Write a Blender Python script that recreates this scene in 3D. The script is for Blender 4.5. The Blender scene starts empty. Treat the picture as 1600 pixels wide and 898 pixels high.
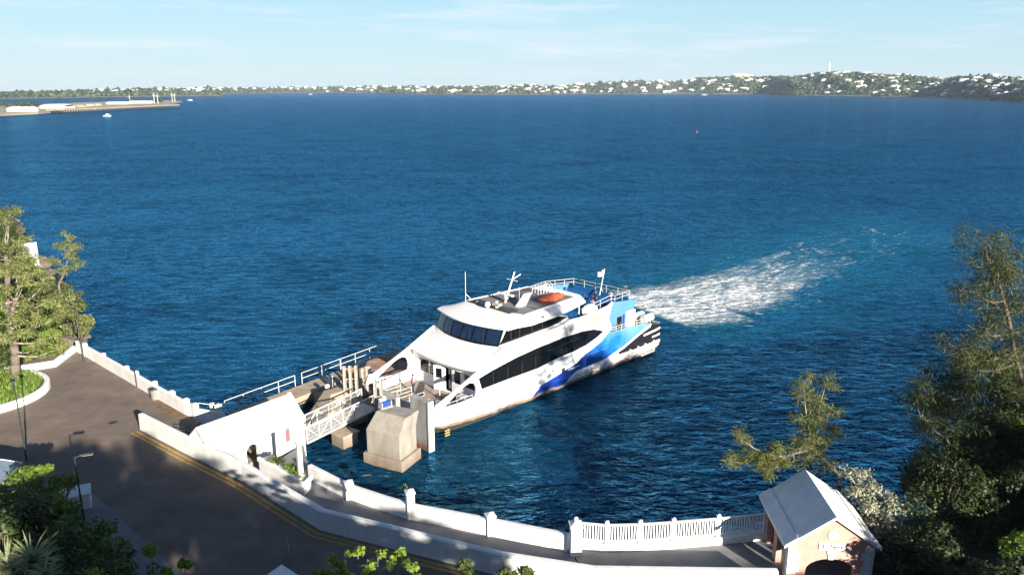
import bpy, bmesh, math, random
import numpy as np
from math import sin, cos, tan, atan, atan2, radians, hypot, pi, sqrt
from mathutils import Vector, Matrix
from mathutils.geometry import tessellate_polygon

SC = bpy.context.scene
COL = SC.collection
# ------------------------------------------------------------------ camera
CF, CH = 1217.0, 28.0
CP = atan(312 / CF)
cam = bpy.data.cameras.new('camera'); camo = bpy.data.objects.new('camera', cam); COL.objects.link(camo)
cam.lens = CF / 1600 * 36; cam.sensor_width = 36; cam.clip_start = 0.1; cam.clip_end = 30000
camo.location = (0, 0, CH); camo.rotation_euler = (pi / 2 - CP, 0, 0)
SC.camera = camo
# ------------------------------------------------------------------ world, sun, exposure
SUN_AZ = radians(180 - 32); SUN_EL = radians(16.8)     # azimuth clockwise from +Y
w = bpy.data.worlds.new('World'); SC.world = w; w.use_nodes = True
nt = w.node_tree; bg = nt.nodes['Background']
sky = nt.nodes.new('ShaderNodeTexSky'); sky.sky_type = 'NISHITA'; sky.sun_disc = False
sky.sun_elevation = SUN_EL; sky.sun_rotation = SUN_AZ
sky.air_density = 1.0; sky.dust_density = 0.6; sky.ozone_density = 1.6; sky.altitude = 0
tc = nt.nodes.new('ShaderNodeTexCoord'); mp = nt.nodes.new('ShaderNodeMapping')
mp.inputs['Scale'].default_value = (1.0, 1.0, 11.0)
nz = nt.nodes.new('ShaderNodeTexNoise'); nz.inputs['Scale'].default_value = 4.6; nz.inputs['Detail'].default_value = 7; nz.inputs['Roughness'].default_value = .6
cr = nt.nodes.new('ShaderNodeValToRGB'); cr.color_ramp.elements[0].position = .53; cr.color_ramp.elements[1].position = .78
cr.color_ramp.elements[1].color = (.6, .6, .6, 1)
mx = nt.nodes.new('ShaderNodeMix'); mx.data_type = 'RGBA'
nt.links.new(tc.outputs['Generated'], mp.inputs[0]); nt.links.new(mp.outputs[0], nz.inputs['Vector'])
nt.links.new(nz.outputs[0], cr.inputs[0]); nt.links.new(cr.outputs[0], mx.inputs['Factor'])
# paler maritime air towards the horizon, blended with the physical sky
sx = nt.nodes.new('ShaderNodeSeparateXYZ'); nt.links.new(tc.outputs['Generated'], sx.inputs[0])
gr = nt.nodes.new('ShaderNodeValToRGB'); e = gr.color_ramp.elements; e[0].position = 0.0; e[0].color = (.66, .82, .90, 1); e[1].position = 1.0; e[1].color = (.02, .065, .18, 1)
for ps, cc in ((.035, (.56, .79, .91)), (.11, (.42, .74, .93)), (.3, (.045, .145, .35))):
    k = e.new(ps); k.color = (*cc, 1)
nt.links.new(sx.outputs[2], gr.inputs[0])
gm = nt.nodes.new('ShaderNodeVectorMath'); gm.operation = 'SCALE'; gm.inputs['Scale'].default_value = 8.2; nt.links.new(gr.outputs[0], gm.inputs[0])
mg = nt.nodes.new('ShaderNodeMix'); mg.data_type = 'RGBA'; mg.inputs['Factor'].default_value = .80
nt.links.new(sky.outputs[0], mg.inputs[6]); nt.links.new(gm.outputs[0], mg.inputs[7])
nt.links.new(mg.outputs[2], mx.inputs[6]); mx.inputs[7].default_value = (7.6, 7.6, 8.2, 1)
nt.links.new(mx.outputs[2], bg.inputs[0])
bg.inputs[1].default_value = 0.048
sl = bpy.data.lights.new('sun', 'SUN'); sl.energy = 5.0; sl.angle = radians(.5); sl.color = (1, .90, .77)
so = bpy.data.objects.new('sun', sl); COL.objects.link(so)
SDIR = Vector((sin(SUN_AZ) * cos(SUN_EL), cos(SUN_AZ) * cos(SUN_EL), sin(SUN_EL)))
so.rotation_euler = SDIR.to_track_quat('Z', 'Y').to_euler(); so.location = (60, -90, 60)
SC.view_settings.view_transform = 'Standard'; SC.view_settings.look = 'None'
SC.view_settings.exposure = 1.45; SC.view_settings.gamma = 1; SC.view_settings.use_curve_mapping = False
SC.render.engine = 'CYCLES'
SC.cycles.max_bounces = 6; SC.cycles.transparent_max_bounces = 6; SC.cycles.volume_bounces = 0

# ------------------------------------------------------------------ survey helpers (pixel + known height/depth -> world point)
def P(px, py, z=0.0):
    u = (px - 800) / CF; v = (449 - py) / CF
    fy = cos(CP) + v * sin(CP); fz = -sin(CP) + v * cos(CP)
    t = (z - CH) / fz
    return Vector((u * t, fy * t, z))
def PY(px, py, Y):
    u = (px - 800) / CF; v = (449 - py) / CF
    fy = cos(CP) + v * sin(CP); fz = -sin(CP) + v * cos(CP); t = Y / fy
    return Vector((u * t, Y, CH + fz * t))

# ------------------------------------------------------------------ materials
MATS = {}
def nodes_of(m):
    m.use_nodes = True
    return m.node_tree, m.node_tree.nodes['Principled BSDF']
def mat(name, col, rough=.6, var=.12, scale=3.0, metallic=0, bump=0.0, bscale=20, spec=.5, dirt=None, coords='Object'):
    if name in MATS: return MATS[name]
    m = bpy.data.materials.new(name); nt, b = nodes_of(m)
    b.inputs['Roughness'].default_value = rough; b.inputs['Metallic'].default_value = metallic
    b.inputs['Specular IOR Level'].default_value = spec
    tc = nt.nodes.new('ShaderNodeTexCoord')
    n = nt.nodes.new('ShaderNodeTexNoise'); n.inputs['Scale'].default_value = scale; n.inputs['Detail'].default_value = 6; n.inputs['Roughness'].default_value = .65
    nt.links.new(tc.outputs[coords], n.inputs['Vector'])
    r = nt.nodes.new('ShaderNodeValToRGB'); r.color_ramp.elements[0].position = .3; r.color_ramp.elements[1].position = .72
    c2 = dirt or [max(0, c * (1 - 2 * var)) for c in col]
    r.color_ramp.elements[0].color = (*c2, 1); r.color_ramp.elements[1].color = (*[min(1, c * (1 + var * .4)) for c in col], 1)
    nt.links.new(n.outputs[0], r.inputs[0]); nt.links.new(r.outputs[0], b.inputs['Base Color'])
    if bump:
        n2 = nt.nodes.new('ShaderNodeTexNoise'); n2.inputs['Scale'].default_value = bscale; n2.inputs['Detail'].default_value = 5
        nt.links.new(tc.outputs[coords], n2.inputs['Vector'])
        bp = nt.nodes.new('ShaderNodeBump'); bp.inputs['Strength'].default_value = bump; bp.inputs['Distance'].default_value = .05
        nt.links.new(n2.outputs[0], bp.inputs['Height']); nt.links.new(bp.outputs[0], b.inputs['Normal'])
    MATS[name] = m
    return m
def leafmat(name, c1, c2, trans=.25):
    if name in MATS: return MATS[name]
    m = bpy.data.materials.new(name); nt, b = nodes_of(m)
    at = nt.nodes.new('ShaderNodeAttribute'); at.attribute_name = 'tint'
    r = nt.nodes.new('ShaderNodeValToRGB'); r.color_ramp.elements[0].color = (*c1, 1); r.color_ramp.elements[1].color = (*c2, 1)
    nt.links.new(at.outputs['Fac'], r.inputs[0]); nt.links.new(r.outputs[0], b.inputs['Base Color'])
    b.inputs['Roughness'].default_value = .55; b.inputs['Specular IOR Level'].default_value = .35
    t = nt.nodes.new('ShaderNodeBsdfTranslucent'); mixs = nt.nodes.new('ShaderNodeMixShader'); mixs.inputs[0].default_value = trans
    nt.links.new(r.outputs[0], t.inputs[0]); nt.links.new(b.outputs[0], mixs.inputs[1]); nt.links.new(t.outputs[0], mixs.inputs[2])
    nt.links.new(mixs.outputs[0], nt.nodes['Material Output'].inputs[0])
    MATS[name] = m
    return m
# stained concrete: darker and rusty near the waterline, streaked
def stained(name, col, low, z0, z1, rough=.85):
    m = bpy.data.materials.new(name); nt, b = nodes_of(m); b.inputs['Roughness'].default_value = rough
    g = nt.nodes.new('ShaderNodeNewGeometry'); sx = nt.nodes.new('ShaderNodeSeparateXYZ'); nt.links.new(g.outputs['Position'], sx.inputs[0])
    mr = nt.nodes.new('ShaderNodeMapRange'); mr.inputs[1].default_value = z0; mr.inputs[2].default_value = z1
    n = nt.nodes.new('ShaderNodeTexNoise'); n.inputs['Scale'].default_value = 1.3; n.inputs['Detail'].default_value = 8; n.inputs['Roughness'].default_value = .7
    nt.links.new(g.outputs['Position'], n.inputs['Vector'])
    ad = nt.nodes.new('ShaderNodeMath'); ad.operation = 'MULTIPLY_ADD'; ad.inputs[1].default_value = 1.6; 
    nt.links.new(n.outputs[0], ad.inputs[0]); ad.inputs[2].default_value = -.8
    az = nt.nodes.new('ShaderNodeMath'); nt.links.new(sx.outputs[2], az.inputs[0]); nt.links.new(ad.outputs[0], az.inputs[1])
    nt.links.new(az.outputs[0], mr.inputs[0])
    mp = nt.nodes.new('ShaderNodeMapping'); mp.inputs['Scale'].default_value = (1.3, 1.3, .55); nt.links.new(g.outputs['Position'], mp.inputs[0])
    n2 = nt.nodes.new('ShaderNodeTexNoise'); n2.inputs['Scale'].default_value = 1; n2.inputs['Detail'].default_value = 8; nt.links.new(mp.outputs[0], n2.inputs['Vector'])
    r = nt.nodes.new('ShaderNodeValToRGB'); r.color_ramp.elements[0].position = .3; r.color_ramp.elements[1].position = .65
    r.color_ramp.elements[0].color = (*[c * .66 for c in col], 1); r.color_ramp.elements[1].color = (*col, 1)
    nt.links.new(n2.outputs[0], r.inputs[0])
    mx = nt.nodes.new('ShaderNodeMix'); mx.data_type = 'RGBA'; mx.inputs[6].default_value = (*low, 1)
    nt.links.new(mr.outputs[0], mx.inputs['Factor']); nt.links.new(r.outputs[0], mx.inputs[7]); nt.links.new(mx.outputs[2], b.inputs['Base Color'])
    bp = nt.nodes.new('ShaderNodeBump'); bp.inputs['Strength'].default_value = .4; bp.inputs['Distance'].default_value = .04
    nt.links.new(n2.outputs[0], bp.inputs['Height']); nt.links.new(bp.outputs[0], b.inputs['Normal'])
    MATS[name] = m
    return m

WHITE = mat('white_limewash', (.83, .83, .81), .7, .05, 1.2, bump=.12, bscale=12, dirt=(.70, .70, .67), coords='Object')
def weathered(m, dark, sc=(1.6, 1.6, .35), p0=.40, p1=.56, fine=7):
    # rain streaks and mildew over an existing painted surface
    nt = m.node_tree; b = nt.nodes['Principled BSDF']; src = b.inputs['Base Color'].links[0].from_socket
    g = nt.nodes.new('ShaderNodeNewGeometry'); mp = nt.nodes.new('ShaderNodeMapping'); mp.inputs['Scale'].default_value = sc; nt.links.new(g.outputs['Position'], mp.inputs[0])
    n = nt.nodes.new('ShaderNodeTexNoise'); n.inputs['Scale'].default_value = 1; n.inputs['Detail'].default_value = 9; n.inputs['Roughness'].default_value = .7; nt.links.new(mp.outputs[0], n.inputs['Vector'])
    r = nt.nodes.new('ShaderNodeMapRange'); r.inputs[1].default_value = p1; r.inputs[2].default_value = p0; nt.links.new(n.outputs[0], r.inputs[0])
    n2 = nt.nodes.new('ShaderNodeTexNoise'); n2.inputs['Scale'].default_value = fine; n2.inputs['Detail'].default_value = 6; nt.links.new(g.outputs['Position'], n2.inputs['Vector'])
    mu = nt.nodes.new('ShaderNodeMath'); mu.operation = 'MULTIPLY'; nt.links.new(r.outputs[0], mu.inputs[0]); nt.links.new(n2.outputs[0], mu.inputs[1])
    x = nt.nodes.new('ShaderNodeMix'); x.data_type = 'RGBA'; nt.links.new(mu.outputs[0], x.inputs['Factor']); nt.links.new(src, x.inputs[6]); x.inputs[7].default_value = (*dark, 1)
    nt.links.new(x.outputs[2], b.inputs['Base Color'])
weathered(WHITE, (.60, .60, .57))
PAINT = mat('white_gloss_paint', (.80, .80, .79), .3, .03, 1.5)
HOODW = mat('white_deck_paint', (.82, .81, .79), .5, .05, 1.0, dirt=(.75, .74, .72))
ROOFW = mat('white_roof_wash', (.80, .80, .79), .65, .06, 2.0, bump=.1, bscale=8, dirt=(.66, .66, .65))
PINK = mat('pink_stucco', (.56, .33, .27), .85, .12, 2.0, bump=.2, bscale=25)
ASPH = mat('asphalt', (.215, .162, .125), .9, .16, .45, bump=.25, bscale=40, dirt=(.125, .098, .080))
weathered(ASPH, (.085, .072, .062), (.22, .30, 1), .36, .60, 3)
PAVE = mat('grey_paving', (.20, .21, .22), .9, .15, .8, bump=.2, bscale=30)
DOCK = mat('dock_concrete', (.36, .31, .26), .9, .2, .7, bump=.3, bscale=14, dirt=(.20, .16, .13))
YELL = mat('worn_yellow_line', (.50, .31, .06), .8, .25, 2, dirt=(.22, .15, .07))
GALV = mat('galvanised_steel', (.50, .50, .48), .45, .12, 4, metallic=.3)
RAIL = mat('grey_painted_rail', (.55, .55, .53), .5, .1, 4)
BEIGE = mat('beige_painted_steel', (.40, .39, .37), .6, .2, 3, dirt=(.27, .18, .11))
DARKM = mat('dark_metal', (.035, .037, .04), .45, .2, 5)
BLACK = mat('black_rubber', (.015, .015, .015), .7, .2, 5)
GLASS = mat('dark_tinted_glass', (.006, .007, .008), .06, .1, 2, spec=.6)
GLASSB = mat('blue_tinted_glass', (.008, .02, .05), .04, .1, 2, spec=.9)
DECK = mat('beige_deck', (.36, .30, .24), .85, .15, 1.5, dirt=(.22, .18, .15))
SUNDK = mat('grey_roof_mat', (.20, .19, .20), .8, .1, .8)
LBLUE = mat('light_blue_paint', (.095, .25, .48), .35, .1, 1.5)
DBLUE = mat('deep_blue_paint', (.012, .07, .33), .35, .1, 1.5)
SEATB = mat('blue_seat_plastic', (.012, .13, .38), .45, .15, 3)
ORANGE = mat('orange_tarpaulin', (.55, .12, .04), .65, .25, 2.5, bump=.5, bscale=5)
BARK = mat('grey_bark', (.19, .155, .12), .9, .25, 4, bump=.5, bscale=12)
BARKP = mat('pale_branch_bark', (.32, .27, .21), .9, .2, 4)
SAND = mat('sandy_fill', (.36, .30, .21), .95, .2, .02, coords='Object')
SKIN = mat('skin', (.30, .16, .10), .6, .05, 3)
HAIR = mat('dark_hair', (.02, .015, .012), .7, .1, 3)
NAVY = mat('navy_cloth', (.02, .03, .07), .85, .1, 6)
LILAC = mat('pale_shirt', (.45, .42, .55), .85, .1, 6)
REDSH = mat('red_shirt', (.28, .07, .05), .85, .1, 6)
CBLOCK = stained('stained_concrete', (.33, .305, .26), (.17, .11, .07), -.2, 1.5)
CDARK = stained('dock_face_concrete', (.40, .33, .24), (.10, .07, .05), -.1, 1.0)
PANEL = stained('grey_fender_panel', (.40, .40, .38), (.25, .10, .05), .2, .9, .6)
GROUND = mat('soil_and_litter', (.10, .08, .05), .95, .3, .6, bump=.5, bscale=3, dirt=(.04, .045, .02))
GRASSM = mat('short_green_grass', (.07, .12, .025), .9, .3, .5, bump=.4, bscale=8, dirt=(.05, .07, .02))
ROCK = mat('shore_rock', (.16, .13, .10), .95, .3, .5, bump=.8, bscale=2)

# ------------------------------------------------------------------ mesh builder
class MB:
    def __init__(s): s.v = []; s.f = []; s.m = []; s.mats = []
    def mi(s, m):
        if m not in s.mats: s.mats.append(m)
        return s.mats.index(m)
    def add(s, vs, fs, m):
        o = len(s.v); s.v += [tuple(v) for v in vs]; k = s.mi(m)
        for f in fs: s.f.append([o + i for i in f]); s.m.append(k)
        return s
    def box(s, a, b, m, M=None):
        x0, y0, z0 = a; x1, y1, z1 = b
        vs = [Vector(q) for q in ((x0,y0,z0),(x1,y0,z0),(x1,y1,z0),(x0,y1,z0),(x0,y0,z1),(x1,y0,z1),(x1,y1,z1),(x0,y1,z1))]
        if M: vs = [M @ q for q in vs]
        return s.add(vs, [(3,2,1,0),(4,5,6,7),(0,1,5,4),(1,2,6,5),(2,3,7,6),(3,0,4,7)], m)
    def tube(s, p, q, r, m, r2=None, n=8):
        p = Vector(p); q = Vector(q); d = q - p
        if d.length < 1e-6: return s
        r2 = r if r2 is None else r2
        R = d.to_track_quat('Z', 'Y').to_matrix(); vs = []
        for c, rr in ((p, r), (q, r2)):
            for i in range(n):
                a = 2 * pi * i / n; vs.append(c + R @ Vector((cos(a) * rr, sin(a) * rr, 0)))
        fs = [(i, (i + 1) % n, n + (i + 1) % n, n + i) for i in range(n)] + [tuple(range(n))[::-1], tuple(range(n, 2 * n))]
        return s.add(vs, fs, m)
    def path(s, pts, r, m, n=8):
        for a, b in zip(pts, pts[1:]): s.tube(a, b, r, m, n=n)
        return s
    def prism(s, poly, z0, z1, m):                     # poly in xy; z1 may be list
        n = len(poly); zt = z1 if isinstance(z1, (list, tuple)) else [z1] * n
        zb = z0 if isinstance(z0, (list, tuple)) else [z0] * n
        vs = [(p[0], p[1], zb[i]) for i, p in enumerate(poly)] + [(p[0], p[1], zt[i]) for i, p in enumerate(poly)]
        tri = tessellate_polygon([[Vector((p[0], p[1], 0)) for p in poly]])
        fs = [(i, (i + 1) % n, n + (i + 1) % n, n + i) for i in range(n)]
        for t in tri:
            a, b, c = [Vector((poly[i][0], poly[i][1])) for i in t]
            t = t if (b - a).cross(c - a) > 0 else t[::-1]
            fs.append(tuple(t[::-1])); fs.append(tuple(i + n for i in t))
        return s.add(vs, fs, m)
    def plate(s, outer, holes, fn, th, m):             # outline in 2-D mapped by fn(a,b,offset)
        loops = [outer] + holes; vs = []; fs = []; flat = [p for l in loops for p in l]; n = len(flat)
        vs = [fn(a, b, 0) for a, b in flat] + [fn(a, b, th) for a, b in flat]
        tri = tessellate_polygon([[Vector((a, b, 0)) for a, b in l] for l in loops])
        for t in tri: fs.append(tuple(t)); fs.append(tuple(i + n for i in t[::-1]))
        o = 0
        for l in loops:
            k = len(l)
            for i in range(k): fs.append((o + i, o + (i + 1) % k, n + o + (i + 1) % k, n + o + i))
            o += k
        return s.add(vs, fs, m)
    def grid(s, rows, m, close=False):
        n = len(rows[0]); vs = [p for r in rows for p in r]; fs = []
        for i in range(len(rows) - 1):
            for j in range(n - (0 if close else 1)):
                j2 = (j + 1) % n; fs.append((i * n + j, i * n + j2, (i + 1) * n + j2, (i + 1) * n + j))
        return s.add(vs, fs, m)
    def sphere(s, c, r, m, nu=12, nv=8, jit=0, rnd=None):
        c = Vector(c); r = Vector(r) if not isinstance(r, (int, float)) else Vector((r, r, r)); rows = []
        for i in range(nv + 1):
            th = pi * i / nv; row = []
            for j in range(nu):
                ph = 2 * pi * j / nu; k = 1 + (rnd.uniform(-jit, jit) if rnd and 0 < i < nv else 0)
                row.append((c.x + r.x * sin(th) * cos(ph) * k, c.y + r.y * sin(th) * sin(ph) * k, c.z + r.z * cos(th) * k))
            rows.append(row)
        return s.grid(rows, m, close=True)
    def mesh(s, name, smooth=False, bevel=0):
        me = bpy.data.meshes.new(name); me.from_pydata(s.v, [], s.f)
        for m in s.mats: me.materials.append(m)
        me.polygons.foreach_set('material_index', s.m)
        bm = bmesh.new(); bm.from_mesh(me); bmesh.ops.remove_doubles(bm, verts=bm.verts, dist=1e-5); bmesh.ops.recalc_face_normals(bm, faces=bm.faces); bm.to_mesh(me); bm.free()
        if smooth: me.polygons.foreach_set('use_smooth', [True] * len(me.polygons))
        me.update(); return me
    def build(s, name, parent=None, smooth=False, bevel=0, loc=None, split=35):
        me = s.mesh(name, smooth); o = bpy.data.objects.new(name, me); COL.objects.link(o)
        if parent: o.parent = parent
        if loc: o.location = loc
        if bevel:
            b = o.modifiers.new('bevel', 'BEVEL'); b.width = bevel; b.segments = 2; b.limit_method = 'ANGLE'; b.angle_limit = radians(40)
        if smooth and split:
            e = o.modifiers.new('split', 'EDGE_SPLIT'); e.split_angle = radians(split)
        return o
def tag(o, label=None, cat=None, group=None, kind=None):
    if label: o['label'] = label
    if cat: o['category'] = cat
    if group: o['group'] = group
    if kind: o['kind'] = kind
    return o
def thing(name, label, cat, loc=(0, 0, 0), rz=0, group=None):
    o = bpy.data.objects.new(name, None); COL.objects.link(o); o.location = loc; o.rotation_euler = (0, 0, rz); o.empty_display_size = .3
    return tag(o, label, cat, group)
def copy_tree(o, parent=None):
    c = o.copy(); COL.objects.link(c); c.parent = parent
    for ch in [k for k in o.children]: copy_tree(ch, c)
    return c
def interp(tab, x):
    ks = sorted(tab)
    return float(np.interp(x, ks, [tab[k] for k in ks]))

# fast mesh from numpy quads with tint attribute
def quad_mesh(name, V, m, tint=None, smooth=False):
    nq = len(V) // 4; me = bpy.data.meshes.new(name)
    me.vertices.add(len(V)); me.vertices.foreach_set('co', np.asarray(V, dtype=np.float32).ravel())
    me.loops.add(len(V)); me.loops.foreach_set('vertex_index', np.arange(len(V), dtype=np.int32))
    me.polygons.add(nq); me.polygons.foreach_set('loop_start', np.arange(0, len(V), 4, dtype=np.int32))
    me.polygons.foreach_set('loop_total', np.full(nq, 4, dtype=np.int32))
    me.update(calc_edges=True)
    if tint is not None:
        a = me.attributes.new('tint', 'FLOAT', 'POINT'); a.data.foreach_set('value', np.repeat(tint, 4).astype(np.float32))
    me.materials.append(m); return me
def leaves(clumps, n_per_m2, size, aspect=.5, seed=0, updir=None, shell=.55, droop=0.0, along=0.0, lo=.25):
    """clumps: list of (centre, (rx,ry,rz)); returns vertex array and tint"""
    r = np.random.RandomState(seed); VV = []; TT = []
    for c, rad in clumps:
        rad = np.array(rad if hasattr(rad, '__len__') else (rad, rad, rad), float)
        n = max(8, int(n_per_m2 * 4 * pi * (rad.prod() ** (2 / 3))))
        d = r.normal(size=(n, 3)); d /= np.linalg.norm(d, axis=1)[:, None]
        rr = shell + (1 - shell) * r.rand(n, 1) ** .7; rr *= 1 + .12 * r.normal(size=(n, 1))
        pos = np.array(c) + d * rr * rad
        nn = d * .8 + r.normal(size=(n, 3)) * .6 + np.array([0, 0, .35]); nn /= np.linalg.norm(nn, axis=1)[:, None]
        t = r.normal(size=(n, 3)); 
        if along: t = t * (1 - along) + d * along * 2 + np.array([0, 0, -droop])
        t -= nn * (t * nn).sum(1)[:, None]; t /= np.linalg.norm(t, axis=1)[:, None] + 1e-9
        b = np.cross(nn, t); s = size * (.6 + .8 * r.rand(n, 1))
        L = t * s; W = b * s * aspect
        q = np.stack([pos - L * .5, pos + W * .5 - L * .05, pos + L * .5, pos - W * .5 - L * .05], 1)
        VV.append(q.reshape(-1, 3)); ct = r.uniform(-.18, .18)
        TT.append(np.clip(lo + .5 * r.rand(n) + ct, 0, 1))
    return np.concatenate(VV), np.concatenate(TT)
def crown(name, clumps, m, parent, **kw):
    V, T = leaves(clumps, **kw); o = bpy.data.objects.new(name, quad_mesh(name, V, m, T)); COL.objects.link(o); o.parent = parent
    return o
def branch(mb, p, d, L, r, depth, rnd, m, tips, spread=.7, up=.15, kids=(2, 4), shrink=.68, gn=3):
    """recursive tapered limb"""
    p = Vector(p); d = Vector(d).normalized()
    for i in range(gn):
        q = p + d * (L / gn); r2 = r * (.86 if depth else .7)
        mb.tube(p, q, r, m, r2, n=6 if r > .05 else 4); p = q; r = r2
        d = (d + Vector((rnd.uniform(-1, 1), rnd.uniform(-1, 1), rnd.uniform(-.6, .8))) * .16).normalized()
        if depth <= 1: tips.append((tuple(p), tuple(d)))
    if depth == 0: return
    for k in range(rnd.randint(*kids)):
        a = Vector((rnd.uniform(-1, 1), rnd.uniform(-1, 1), rnd.uniform(-.5, 1))).normalized()
        nd = (d + a * spread + Vector((0, 0, up))).normalized()
        branch(mb, p, nd, L * shrink * rnd.uniform(.8, 1.2), r * .72, depth - 1, rnd, m, tips, spread, up, kids, shrink, gn)

# ================================================================== WATER
def make_water():
    ny, nx = 900, 760
    ys = 18 * (6100 / 18) ** (np.arange(ny) / (ny - 1)); ss = np.linspace(-1, 1, nx); ss = np.sign(ss) * (np.abs(ss) ** 1.15) * 1.42
    Y = np.repeat(ys[:, None], nx, 1); X = Y * ss[None, :]
    X = X.copy()
    dy = Y * (np.log(6100 / 18) / (ny - 1))
    r = np.random.RandomState(5); Z = np.zeros_like(X); DX = np.zeros_like(X); DY = np.zeros_like(X)
    for i in range(46):
        lam = 1.0 * (1.065 ** i) * r.uniform(.9, 1.1)
        if lam > 3.2: break
        a = radians(r.normal(10, 48)); kx, ky = sin(a) * 2 * pi / lam, cos(a) * 2 * pi / lam
        amp = .0040 * lam ** .3 * r.uniform(.7, 1.3) 
        ph = kx * X + ky * Y + r.uniform(0, 6.28) + .9 * np.sin(X * .05 * r.uniform(.5, 1.5) + i) + .7 * np.sin(Y * .04 * r.uniform(.5, 1.5) + 2 * i)
        fade = np.clip(lam / (2.6 * dy) - 1, 0, 1) * np.clip((Y - 60) / 120, .45, 1)
        Z += amp * fade * np.sin(ph); DX += -amp * .8 * fade * sin(a) * np.cos(ph); DY += -amp * .8 * fade * cos(a) * np.cos(ph)
    # wake envelope: (lower edge pixel, upper edge pixel, foam amount)
    wk = [((1033, 521), (990, 452), 1.0), ((1115, 512), (1068, 436), .98), ((1195, 487), (1140, 414), .85), ((1255, 462), (1200, 386), .55), ((1340, 432), (1275, 360), .40), ((1440, 395), (1370, 335), .33), ((1530, 360), (1470, 330), .0)]
    foam = np.zeros_like(X); tint = np.zeros_like(X); WU = X * 1.0; WV = Y * 1.0
    L = [P(*a[0])[:2] for a in wk]; U = [P(*a[1])[:2] for a in wk]
    near = (Y < 320) & (Y > 60) & (X > -10)
    xs, yy = X[near], Y[near]; bf = np.zeros_like(xs); bt = np.zeros_like(xs); bu = xs * 1.0; bv = yy * 1.0; best = np.full(xs.shape, 1e9); acc = 0.0
    for i in range(len(wk) - 1):
        for k in range(8):
            t = (k + .5) / 8
            l = Vector(L[i]).lerp(Vector(L[i + 1]), t); u = Vector(U[i]).lerp(Vector(U[i + 1]), t)
            c = (l + u) / 2; hw = (u - l).length / 2; ax = (u - l).normalized(); amt = wk[i][2] * (1 - t) + wk[i + 1][2] * t
            seg = ((Vector(L[i + 1]) + Vector(U[i + 1])) / 2 - (Vector(L[i]) + Vector(U[i])) / 2); sl_ = seg.length / 8; al = seg.normalized(); ax = Vector((-al.y, al.x)); hw = max(2.5, abs((u - l).dot(ax)) / 2 * 1.1)
            dx, dyy = xs - c.x, yy - c.y; p = (dx * ax.x + dyy * ax.y) / hw; q = (dx * al.x + dyy * al.y) / (sl_ * 1.3)
            e = np.exp(-q * q * .8); dd = dx * dx + dyy * dyy; mk = dd < best; best = np.where(mk, dd, best); bu = np.where(mk, acc + q * sl_ * 1.3, bu); bv = np.where(mk, p * 9 , bv); acc += sl_
            bf = np.maximum(bf, amt * np.minimum(1, 1.3 * np.exp(-1.15 * np.abs(p) ** 2.4)) * e)
            bt = np.maximum(bt, min(1, amt * 1.7) * np.exp(-(p * .75) ** 2) * e)
    foam[near] = bf; tint[near] = bt; WU[near] = bu; WV[near] = bv
    for (px, py, rad, am) in [(560, 728, 3.2, .34), (600, 742, 3.0, .3), (530, 712, 2.6, .34), (660, 752, 4, .16), (130, 440, 9, .3), (150, 470, 6, .35), (190, 500, 7, .2), (122, 430, 7, .25), (965, 575, 2.5, .3), (1010, 560, 2.2, .3)]:
        c = P(px, py); d2 = ((X - c.x) ** 2 + (Y - c.y) ** 2) / rad ** 2; foam = np.maximum(foam, am * np.exp(-d2))
    chop = np.clip(foam * 1.5, 0, 1)
    Z += chop * .06 * (np.sin(X * 3.1 + 2 * np.sin(Y * 1.3)) * np.sin(Y * 2.7 + 2 * np.sin(X * 1.1)) + .6 * np.sin(X * 6.1 + Y * 2.2) )
    co = np.stack([X + DX, Y + DY, Z], -1).reshape(-1, 3)
    idx = np.arange(ny * nx).reshape(ny, nx); q = np.stack([idx[:-1, :-1], idx[:-1, 1:], idx[1:, 1:], idx[1:, :-1]], -1).reshape(-1, 4)
    me = bpy.data.meshes.new('water'); me.vertices.add(len(co)); me.vertices.foreach_set('co', co.astype(np.float32).ravel())
    me.loops.add(q.size); me.loops.foreach_set('vertex_index', q.astype(np.int32).ravel())
    me.polygons.add(len(q)); me.polygons.foreach_set('loop_start', np.arange(0, q.size, 4, dtype=np.int32)); me.polygons.foreach_set('loop_total', np.full(len(q), 4, dtype=np.int32))
    me.update(calc_edges=True); me.polygons.foreach_set('use_smooth', np.ones(len(q), dtype=bool))
    for nm, arr in (('foam', foam), ('aer', tint), ('wu', WU), ('wv', WV)):
        a = me.attributes.new(nm, 'FLOAT', 'POINT'); a.data.foreach_set('value', arr.ravel().astype(np.float32))
    o = bpy.data.objects.new('water', me); COL.objects.link(o); tag(o, kind='structure')
    m = bpy.data.materials.new('sea_water'); nt, b = nodes_of(m); N = nt.nodes; Lk = nt.links.new
    g = N.new('ShaderNodeNewGeometry')
    def noise(scale, detail=4, rough=.6, sc=(1, 1, 1), dist=0):
        mp = N.new('ShaderNodeMapping'); mp.inputs['Scale'].default_value = sc; mp.inputs['Rotation'].default_value = (0, 0, radians(-8)); Lk(g.outputs['Position'], mp.inputs[0])
        n = N.new('ShaderNodeTexNoise'); n.inputs['Scale'].default_value = scale; n.inputs['Detail'].default_value = detail; n.inputs['Roughness'].default_value = rough; n.inputs['Distortion'].default_value = dist
        Lk(mp.outputs[0], n.inputs['Vector']); return n.outputs[0]
    def mth(op, a, b_=0.5, c=None):
        n = N.new('ShaderNodeMath'); n.operation = op
        for i, q in enumerate((a, b_) + ((c,) if c is not None else ())):
            if isinstance(q, (int, float)): n.inputs[i].default_value = q
            else: Lk(q, n.inputs[i])
        return n.outputs[0]
    af = N.new('ShaderNodeAttribute'); af.attribute_name = 'foam'; aa = N.new('ShaderNodeAttribute'); aa.attribute_name = 'aer'
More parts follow.
